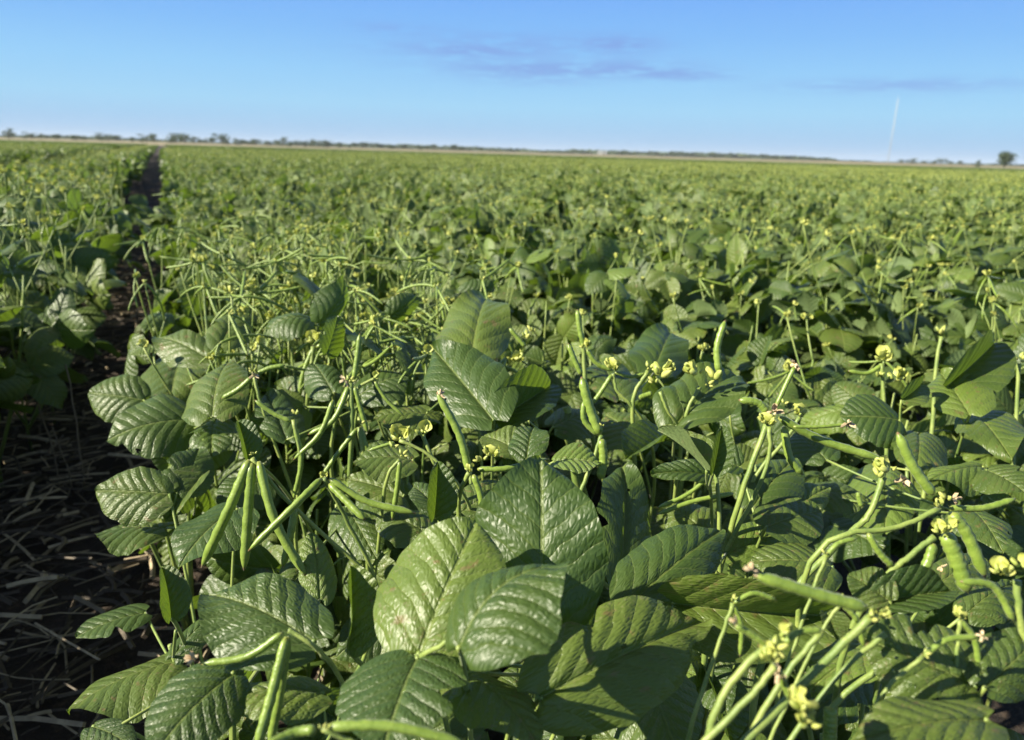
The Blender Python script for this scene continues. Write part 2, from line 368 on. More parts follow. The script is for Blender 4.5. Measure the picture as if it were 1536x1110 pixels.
# ------------------------------------------------------------------ procedural plant
UP = np.array([0, 0, 1.])
def plant_spec(seed, H=.60, nleaf=15, nped=4, small=1., rise=(-.03, .045), npod=4):
    r = np.random.default_rng(seed); sp = dict(stems=[], leaves=[], peds=[])
    branches = [(0., 0., H * .86)]
    for b in range(r.integers(2, 4)):
        a = r.uniform(0, 2 * pi); branches.append((cos(a) * r.uniform(.10, .20), sin(a) * r.uniform(.10, .20), H * r.uniform(.66, .88)))
    per = max(3, nleaf // len(branches)); ga = r.uniform(0, 6)
    for bi, (bx, by, bh) in enumerate(branches):
        z0 = 0. if bi == 0 else H * .12
        path = bez((0, 0, z0), (bx * .9 + r.normal() * .01, by * .9 + r.normal() * .01, z0 + bh * .45), (bx, by, bh), 9)
        sp['stems'].append((path, np.linspace(.0042, .0022, 9)))
        for k in range(per):
            f = .38 + .62 * (k + .5) / per; node = path[min(8, int(f * 8))]
            ga += 2.4 + r.normal() * .3; out = np.array([cos(ga), sin(ga), 0])
            pl = r.uniform(.09, .17) * (1.15 - .35 * f); e = node + out * pl * r.uniform(.55, .85) + UP * pl * r.uniform(.35, .8)
            e[2] = min(e[2], H + r.uniform(-.02, .05)); 
            sp['leaves'].append((node, (node + e) / 2 + UP * .02, e, out, r.uniform(.072, .116) * (1. - .18 * (k == per - 1)) * small, r.integers(1 << 30)))
    for k in range(nped):
        bx, by, bh = branches[k % len(branches)]; a = r.uniform(0, 2 * pi); o = np.array([cos(a), sin(a), 0])
        n0 = np.array([bx, by, bh]) * r.uniform(.75, 1.); e = n0 + o * r.uniform(.03, .12); e[2] = H + r.uniform(*rise)
        sp['peds'].append((bez(n0, n0 * .5 + e * .5 + o * .015 + UP * .01, e, 7), r.integers(0, npod) if r.random() < (.55 if npod < 5 else .85) else 0, r.integers(1 << 30)))
    return sp
def trifoliate(e, out, size, seed):
    """three leaflets: (index, frame, scale, base)"""
    r = np.random.default_rng(seed); res = []
    N = nrm(UP * .58 + SUN * .62 + np.array([0, -.16, 0]) + r.normal(size=3) * .46 + out * .25)
    Y = nrm(out - N * (out @ N) + r.normal(size=3) * .1 - UP * r.uniform(0, .35))
    for q, ang in enumerate((0, 1.25, -1.25)):
        n2 = nrm(N + r.normal(size=3) * .26); f0 = frame(Y, n2); d = f0 @ np.array([sin(ang), cos(ang), 0]) - UP * r.uniform(-.1, .25)
        base = e + (Y * .02 if q == 0 else -Y * .0)
        kk = r.random(); kind = 'n' if kk < .62 else ('f' if kk < .76 else ('d' if kk < .88 else 'b'))
        i = int(r.choice(KIND[kind])); L = size * (1.08 if q == 0 else .95) * r.uniform(.9, 1.1)
        res.append((i, frame(d, n2), (L * r.uniform(.72, .9), L, L), base))
    return res
def pod_pose(d, r):
    a = r.uniform(0, 2 * pi); o = np.array([cos(a), sin(a), 0]); return frame(np.cross(d, o) + 1e-3, d) , o
def realize_parts(sp, root, used=None):
    b = MB()
    for path, rad in sp['stems']: b.add(*tube(path, rad, 7))
    b.build("stem", [M_STEM], root)
    for node, mid, e, out, size, seed in sp['leaves']:
        b = MB(); b.add(*tube(bez(node, mid, e, 8), np.linspace(.0018, .0014, 8), 6)); lf = b.build("leaf", [M_STEM], root)
        for i, fr, sc, base in trifoliate(e, out, size, seed): link("leaflet", LEAF_HI[i], lf, mat4(fr, sc, base))
    for path, npod, seed in sp['peds']:
        r = np.random.default_rng(seed); b = MB(); b.add(*tube(path, np.linspace(.0023, .0017, len(path)), 6)); pd = b.build("pod_cluster", [M_STEM], root)
        e = path[-1]
        for k in range(npod):
            a = r.uniform(0, 2 * pi); d = nrm([cos(a), sin(a), r.uniform(-1.3, .5)]); L = r.uniform(.055, .10)
            fr = frame(np.cross(d, [cos(a + 1), sin(a + 1), .2]), d); link("pod", POD_HI[r.integers(5)], pd, mat4(fr, (L,) * 3, e))
        for _ in range(1 + (seed % 3 == 0) if seed % 5 else 0): link("flower_head", FLOW[r.integers(6)], pd, mat4(frame([cos(seed + _), sin(seed + _), 0], UP), (.95,) * 3, e + r.normal(size=3) * .004 * _))
def place(V, fr, sc, base): return (V * np.array(sc)) @ fr.T + base
def realize_mesh(sp, lib, lod, sep=None):
    """merged arrays: foliage, stems, pods, flowers"""
    fo, st, po, fl = MB(), MB(), MB(), MB()
    k = 5 if lod == 0 else 3
    for path, rad in sp['stems']: st.add(*tube(path[::1 if lod == 0 else 4], rad[::1 if lod == 0 else 4], k))
    for node, mid, e, out, size, seed in sp['leaves']:
        if lod == 0: st.add(*tube(bez(node, mid, e, 5), .0016, 4))
        for i, fr, sc, base in trifoliate(e, out, size, seed):
            V, Fc, L = lib[i % len(lib)]; L = L.copy(); L[:, 2] = (seed * .618 + i * .37) % 1; fo.add(place(V, fr, sc, base), Fc, L)
    for path, npod, seed in sp['peds']:
        r = np.random.default_rng(seed); st.add(*tube(path[::1 if lod == 0 else 3], .0015, k)); e = path[-1]
        for q in range(npod):
            if sep is not None: po = MB(); sep.append(('pod', po))
            a = r.uniform(0, 2 * pi); d = nrm([cos(a), sin(a), r.uniform(-1.3, .5)]); L = r.uniform(.055, .10)
            fr = frame(np.cross(d, [cos(a + 1), sin(a + 1), .2]), d); V, Fc, Lu = POD_LO[r.integers(5)]; po.add(place(V, fr, (L,) * 3, e), Fc, Lu)
        if sep is not None: fl = MB(); sep.append(('flower_head', fl))
        f = FL_LO[r.integers(4)]; sc = (1.0 if lod == 0 else 1.12)
        V = np.concatenate(f.v) * sc + e; fl.v.append(V); fl.l.append(np.zeros((len(V), 3))); fl.f.extend([tuple(i + fl.n for i in q) for q in f.f]); fl.m.extend(f.m); fl.n += len(V)
    return fo, st, po, fl

# ------------------------------------------------------------------ ground
def disc(rad, n, z, mat, name, kind='structure', r0=0., a0=0., a1=2 * pi):
    b = MB(); V = []
    rs = [r0] + [r for r in (2, 4, 8, 20, 60, 200, 700, 2500, rad) if r > r0 and r <= rad] if r0 == 0 else [r0, rad]
    for q in rs:
        for i in range(n + 1): a = a0 + (a1 - a0) * i / n; V.append((sin(a) * max(q, .01), cos(a) * max(q, .01), z))
    Fc = [(i * (n + 1) + j, (i + 1) * (n + 1) + j, (i + 1) * (n + 1) + j + 1, i * (n + 1) + j + 1) for i in range(len(rs) - 1) for j in range(n)]
    b.add(V, Fc); o = b.build(name, [mat], smooth=False); return tag(o, kind=kind)
def gz(d): return 0.06 + 2.3 * min(1., max(0., (d - FIELD) / 420.)) ** .8
def soil_material():
    m, t = newmat("soil"); tc = t.n('ShaderNodeTexCoord'); P = tc.outputs['Object']
    n1 = t.noise(P, 3., 5.); n2 = t.noise(P, 45., 5., .65)
    col = t.mix(t.smooth(n1, .3, .7), rgb(.022, .015, .011), rgb(.050, .033, .023)); col = t.mix(t.smooth(n2, .5, .75, 0., .6), col, rgb(.14, .09, .06))
    t.out(t.bsdf(Base_Color=col, Roughness=.95, Normal=t.bump(t.m('ADD', n1, n2), .8, .02))); return m
def grass_material(name, a, b, sc):
    m, t = newmat(name); tc = t.n('ShaderNodeTexCoord'); P = tc.outputs['Object']
    n1 = t.noise(P, sc, 5.); n2 = t.noise(P, sc * 20, 3.)
    col = t.mix(t.smooth(t.m('ADD', t.m('MULTIPLY', n1, .7), t.m('MULTIPLY', n2, .3)), .35, .65), rgb(*a), rgb(*b))
    t.out(t.bsdf(Base_Color=col, Roughness=.9)); return m
M_SOIL = soil_material()
disc(4200, 96, 0., M_SOIL, "ground")
FIELD = 330.
b = MB(); V = []; rs = [FIELD + 6, 360, 400, 460, 540, 640, 750, 900, 1300, 2500, 4200]
for q in rs:
    for i in range(97): a = -1.2 + 2.4 * i / 96; V.append((sin(a) * q, cos(a) * q, gz(q)))
b.add(V, [(i * 97 + j, (i + 1) * 97 + j, (i + 1) * 97 + j + 1, i * 97 + j + 1) for i in range(10) for j in range(96)])
tag(b.build("paddock", [grass_material("dry_grass", (.15, .13, .06), (.25, .20, .11), .01)]), kind='structure')
# uneven soil surface of the furrow
b = MB(); na, nl = 220, 26; V = []
for i in range(na + 1):
    for j in range(nl + 1):
        lat = -1.0 + 1.3 * j / nl; al = .1 + 22 * (i / na) ** 1.7
        z = .012 + .035 * (abs(lat + .32) / .5) ** 2 * .5 + .016 * sin(al * 9 + 3 * sin(lat * 8)) * sin(lat * 17 + al * 2) + .010 * RNG.normal()
        V.append((*rowxy(lat, al), max(.005, z)))
Fc = [(i * (nl + 1) + j, i * (nl + 1) + j + 1, (i + 1) * (nl + 1) + j + 1, (i + 1) * (nl + 1) + j) for i in range(na) for j in range(nl)]
b.add(V, Fc); tag(b.build("furrow_soil", [M_SOIL]), kind='structure')
# straw and stubble litter: uncountable
b = MB(); r = np.random.default_rng(3)
for i in range(3600):
    al = .5 + 9.5 * r.random() ** 1.6; lat = r.normal(-.32, .25); z = .03 + .10 * r.random() ** 2
    a = r.normal(YAW * 0 + r.choice([0, pi / 2, .9]), .6); L = r.uniform(.03, .22) * (.6 if r.random() < .5 else 1); w = r.uniform(.0012, .0026) if r.random() < .6 else r.uniform(.0030, .0062)
    c = np.array([*rowxy(lat, al), z]); d = nrm([cos(a), sin(a), r.normal() * .12]); sg = np.array([r.normal() * .02, r.normal() * .02, abs(r.normal()) * .012]) * L / .15
    b.add(*tube(bez(c - d * L / 2, c + sg, c + d * L / 2, 4), w, 4, r.random()))
tag(b.build("straw_litter", [M_STRAW], smooth=False), kind='stuff')
for (x0, y0, x1, y1, rr, lb) in [(128, 742, 98, 548, .0032, 'tall thin dry stalk standing in the dark furrow, nearest of its group'), (92, 735, 54, 597, .0030, 'dry stalk with bent straw tip in the furrow, left of the tallest stalk'),
                             (112, 745, 78, 640, .0026, 'short dark dry stalk between two taller ones in the furrow'), (172, 520, 157, 410, .0040, 'slender dry stalk further along the furrow, pale against dark soil'),
                             (196, 545, 208, 436, .0040, 'brownish dry stalk leaning beside the right edge of the furrow')]:
    d0 = depth(x0, y0, .02); B = P3(x0, y0, d0); T = P3(x1, y1, d0 * .99)
    rt = empty("dry_stalk", tuple(B)); tag(rt, lb, 'dry stalk', 'dry stubble stalks standing in the furrow')
    mb = MB(); mb.add(*tube(bez(B * 0, (T - B) * .5 + [.012, 0, 0], T - B, 8) + RNG.normal(size=(8, 3)) * .0015, np.linspace(rr, rr * .6, 8), 6, .66)); mb.build("stalk", [M_STRAW], rt)
    if x1 == 54:
        mb = MB(); mb.add(*tube(bez(T - B + [-.03, 0, -.02], T - B, T - B + [.035, .02, .03], 5), .004, 5, .9)); mb.build("broken_tip", [M_STRAW], rt)

# ------------------------------------------------------------------ foreground plants, placed where the photograph shows them
HERO = [  # key, ground pixel anchor at canopy height, label
    ('a', 300, 800, "low bean plant with three hanging green pods leaning over the dark furrow's right edge"),
    ('b', 720, 960, "bean plant with the largest broad sunlit leaves, front and centre at the bottom"),
    ('c', 1330, 1010, "bean plant of yellowish crossing stems and flower knots in the bottom right corner"),
    ('d', 500, 640, "bean plant of crowded pale stalks and thin pods with few leaves, left of centre"),
    ('e', 740, 640, "bean plant with a yellow flower knot on a bent pod stalk above the largest leaves"),
    ('f', 1100, 740, "bean plant with two tall pale stalks carrying long curved pods, right of the largest leaf"),
    ('g', 1430, 640, "bean plant with overlapping ribbed leaves near the right edge, behind the crossing stems"),
    ('h', 1020, 600, "bean plant with puckered round leaf under two yellow flowers and one upright pod"),
    ('i', 250, 590, "bean plant with pale shiny leaves overhanging the furrow behind the hanging pods"),
    ('j', 560, 430, "bean plant with dense tangle of pods and dark upright leaves above the crowded stalks"),
]
PL = {}
for k, x, y, lb in HERO:
    p = P3(x, y, depth(x, y, .55)); root = empty("bean_plant", (p[0], p[1], 0)); tag(root, lb, 'bean plant', 'bean plants in the foreground')
    PL[k] = (root, np.array([p[0], p[1], 0.]))
    r = np.random.default_rng(ord(k)); mb = MB()
    for q in range(4):
        a = r.uniform(0, 6.28); o = np.array([cos(a), sin(a), 0]) * r.uniform(.02, .09); mb.add(*tube(bez((0, 0, 0), o * .3 + UP * .25, o + UP * r.uniform(.38, .5), 10), np.linspace(.0045, .0026, 10), 8))
    mb.build("stem", [M_STEM], root)
# leaves: plant, list of leaflets (base x y, tip x y, width px, base height, tilt 1 flat .. 0 facing, roll deg, kind)
HL = [
 ('b', [(812, 940, 822, 686, 212, .610, .12, -8, 'n')]),
 ('b', [(628, 980, 724, 786, 196, .640, .35, -14, 'n'), (626, 986, 575, 1135, 205, .645, .8, 12, 'n')]),
 ('b', [(688, 972, 832, 846, 140, .682, .45, -34, 'd')]),
 ('b', [(812, 1046, 1052, 925, 178, .60, .75, 26, 'b')]),
 ('b', [(960, 985, 1010, 1140, 150, .52, .8, 0, 'n'), (700, 1010, 800, 1120, 110, .60, .9, -20, 'n'), (640, 985, 700, 900, 90, .60, .5, 0, 'n')]),
 ('b', [(520, 975, 524, 848, 44, .60, .1, 40, 'f')]),
 ('b', [(945, 905, 1077, 792, 82, .575, .6, 20, 'n'), (930, 880, 935, 700, 110, .50, .4, 30, 'n')]),
 ('a', [(472, 962, 316, 886, 160, .625, .7, -6, 'n')]),
 ('a', [(262, 991, 100, 1064, 84, .42, .8, 25, 'n'), (218, 919, 114, 957, 48, .40, .8, 20, 'n')]),
 ('a', [(350, 1010, 225, 1125, 128, .60, .8, -10, 'n'), (487, 1040, 322, 1056, 74, .585, .8, 10, 'n')]),
 ('a', [(257, 927, 245, 850, 50, .56, .2, 20, 'f'), (260, 985, 330, 915, 50, .5, .8, 0, 'n')]),
 ('a', [(254, 741, 142, 741, 88, .52, .45, -6, 'n'), (266, 738, 300, 672, 76, .52, .5, 10, 'n'), (306, 712, 252, 782, 44, .53, .3, 30, 'f')]),
 ('a', [(356, 762, 262, 852, 98, .53, .6, 14, 'n'), (250, 792, 147, 800, 62, .47, .7, 25, 'n')]),
 ('a', [(140, 1090, 205, 1125, 70, .50, .9, 0, 'n'), (480, 900, 470, 800, 60, .5, .4, 10, 'n')]),
 ('i', [(286, 629, 160, 656, 98, .545, .55, -8, 'n'), (215, 600, 130, 596, 74, .52, .5, -10, 'n'), (318, 626, 338, 545, 104, .575, .45, -18, 'n')]),
 ('i', [(322, 632, 322, 690, 70, .55, .7, 20, 'b'), (272, 530, 250, 620, 60, .53, .6, 0, 'n')]),
 ('i', [(316, 540, 240, 505, 66, .575, .5, -10, 'n'), (302, 405, 279, 475, 46, .62, .05, -42, 'n'), (330, 520, 360, 470, 60, .6, .5, 0, 'n')]),
 ('i', [(228, 520, 195, 532, 22, .55, .4, 30, 'n'), (250, 470, 215, 500, 44, .52, .6, 0, 'n')]),
 ('d', [(540, 592, 607, 560, 76, .60, .3, -20, 'n'), (455, 610, 378, 640, 84, .56, .4, -15, 'n'), (430, 660, 400, 590, 60, .55, .5, 0, 'n')]),
 ('d', [(620, 690, 530, 690, 62, .575, .8, -5, 'n'), (560, 720, 600, 800, 80, .54, .6, -20, 'n'), (605, 745, 520, 720, 60, .54, .7, 0, 'n')]),
 ('d', [(520, 760, 560, 840, 80, .50, .6, 0, 'n'), (640, 800, 560, 770, 70, .52, .7, 0, 'n'), (470, 830, 430, 900, 60, .5, .6, 0, 'n')]),
 ('d', [(372, 690, 356, 632, 34, .62, .1, 30, 'f'), (395, 720, 330, 760, 70, .5, .6, 10, 'n')]),
 ('e', [(740, 630, 652, 524, 118, .63, .40, -16, 'n'), (742, 633, 828, 582, 70, .615, .6, 22, 'f')]),
 ('e', [(706, 540, 735, 448, 108, .635, .45, -12, 'n'), (640, 620, 560, 625, 60, .58, .8, 0, 'n'), (620, 560, 600, 505, 50, .62, .3, 40, 'n')]),
 ('e', [(790, 690, 800, 642, 60, .64, .5, -10, 'c'), (832, 692, 902, 698, 46, .645, .8, -8, 'c'), (780, 680, 725, 655, 55, .62, .7, 0, 'c')]),
 ('e', [(652, 775, 655, 692, 44, .62, .05, 30, 'f'), (690, 770, 760, 730, 70, .57, .6, 0, 'n'), (660, 770, 620, 730, 50, .57, .6, 0, 'c')]),
 ('e', [(830, 640, 900, 625, 60, .58, .8, 0, 'n'), (780, 620, 790, 560, 70, .57, .7, 10, 'n')]),
 ('h', [(1012, 640, 1105, 565, 112, .615, .40, -14, 'c'), (960, 660, 905, 625, 80, .56, .7, 0, 'n'), (1000, 660, 940, 690, 60, .58, .8, 10, 'f')]),
 ('h', [(930, 600, 900, 540, 80, .58, .6, 0, 'n'), (980, 560, 1010, 500, 80, .58, .6, 0, 'n')]),
 ('f', [(1062, 712, 976, 712, 34, .635, .6, -10, 'c'), (1060, 706, 988, 646, 24, .655, .4, 35, 'f'), (1070, 708, 1082, 638, 26, .66, .05, 30, 'f')]),
 ('f', [(1150, 790, 1235, 770, 90, .56, .7, 0, 'n'), (1130, 760, 1190, 690, 90, .56, .5, 0, 'n'), (1110, 700, 1060, 690, 50, .6, .5, 0, 'f')]),
 ('f', [(1010, 905, 1255, 930, 42, .60, .65, 45, 'f'), (1090, 830, 1180, 800, 80, .52, .7, 10, 'n'), (1060, 800, 1000, 760, 80, .5, .6, 0, 'n')]),
 ('f', [(1250, 850, 1130, 850, 80, .54, .7, 10, 'n'), (1180, 770, 1240, 730, 60, .55, .6, 20, 'n'), (1200, 900, 1150, 960, 80, .5, .7, 0, 'n')]),
 ('c', [(1334, 902, 1272, 862, 60, .665, .55, -8, 'c'), (1310, 905, 1425, 885, 34, .66, .7, 25, 'f')]),
 ('c', [(1464, 1028, 1288, 962, 142, .655, .45, -10, 'b'), (1480, 1080, 1270, 1112, 110, .665, .75, -6, 'n'), (1478, 1030, 1560, 960, 120, .66, .5, 10, 'n')]),
 ('c', [(1340, 960, 1220, 1040, 130, .58, .7, 22, 'b'), (1240, 920, 1255, 960, 40, .66, .4, -20, 'f')]),
 ('c', [(1300, 1010, 1200, 1090, 120, .52, .7, 0, 'n'), (1400, 880, 1480, 840, 80, .56, .7, 0, 'n'), (1450, 920, 1520, 880, 80, .6, .7, 0, 'n')]),
 ('g', [(1349, 630, 1264, 632, 84, .60, .6, -8, 'n'), (1378, 650, 1378, 716, 84, .58, .8, 0, 'n'), (1352, 600, 1382, 578, 40, .63, .5, 40, 'f')]),
 ('g', [(1455, 622, 1412, 560, 96, .615, .5, -10, 'n'), (1460, 622, 1512, 690, 100, .60, .8, 8, 'n'), (1420, 580, 1490, 512, 36, .635, .25, 42, 'f')]),
 ('g', [(1475, 700, 1390, 720, 66, .575, .8, -6, 'n'), (1480, 705, 1540, 740, 80, .58, .8, 10, 'n'), (1330, 700, 1320, 800, 70, .54, .8, 0, 'n')]),
 ('g', [(1450, 760, 1500, 830, 90, .57, .8, 0, 'n'), (1220, 740, 1300, 745, 60, .54, .8, 10, 'n'), (1240, 690, 1190, 650, 70, .56, .7, 0, 'n')]),
 ('j', [(478, 486, 520, 418, 46, .66, .05, 42, 'd'), (468, 480, 402, 505, 48, .655, .2, 44, 'd'), (490, 530, 506, 474, 46, .65, .1, 44, 'n')]),
 ('j', [(570, 530, 520, 500, 44, .65, .4, 50, 'n'), (500, 590, 474, 545, 60, .60, .4, -10, 'n'), (478, 445, 430, 410, 36, .655, .5, 45, 'n')]),
 ('j', [(585, 475, 622, 440, 40, .65, .1, 45, 'd'), (690, 440, 745, 428, 26, .65, .3, 45, 'd'), (590, 530, 620, 590, 50, .62, .3, 45, 'n')]),
]
KCNT = {}
def hero_leaf(key, lst):
    root, base0 = PL[key]; es = []
    for (bx, by, tx, ty, w, z, tl, rl, kd) in lst: es.append(P3(bx, by, depth(bx, by, z)))
    e = es[0] - base0; sp_ = e * np.array([.35, .35, 0]) + UP * max(.12, e[2] - .2)
    mb = MB(); mb.add(*tube(bez(sp_, e * np.array([.75, .75, 0]) + UP * (e[2] - .04), e, 12), np.linspace(.0022, .0017, 12), 8))
    for q in es[1:]:
        g = q - base0
        if np.linalg.norm(g - e) > .006: mb.add(*tube(bez(e + (sp_ - e) * .1, (e + g) / 2 - UP * .012, g, 8), .0015, 7))
    lf = mb.build("leaf", [M_STEM], root)
    for B, (bx, by, tx, ty, w, z, tl, rl, kd) in zip(es, lst):
        db = depth(bx, by, z); dh = depth(tx, ty, z); T = P3(tx, ty, db + (dh - db) * tl)
        Y = T - B; L = np.linalg.norm(Y); toc = nrm(np.array([0, 0, CAMH]) - B)
        fr = frame(Y, UP * (.25 + .75 * tl) + toc * (1.05 - tl)); a = radians(rl)
        X, N = fr[:, 0] * cos(a) - fr[:, 2] * sin(a), fr[:, 2] * cos(a) + fr[:, 0] * sin(a); fr = np.stack([X, fr[:, 1], N], 1)
        m = (B + T) / 2; p1 = proj(m + X * .01); p0 = proj(m - X * .01); ppm = math.hypot(p1[0] - p0[0], p1[1] - p0[1]) / .02
        Wd = min(max(w / ppm, .5 * L), 1.15 * L)
        KCNT[kd] = KCNT.get(kd, int(bx)) + 1; i = KIND[kd][KCNT[kd] % len(KIND[kd])]
        link("leaflet", LEAF_HI[i], lf, mat4(fr, (Wd, L, L), B - base0))
for key, lst in HL: hero_leaf(key, lst)
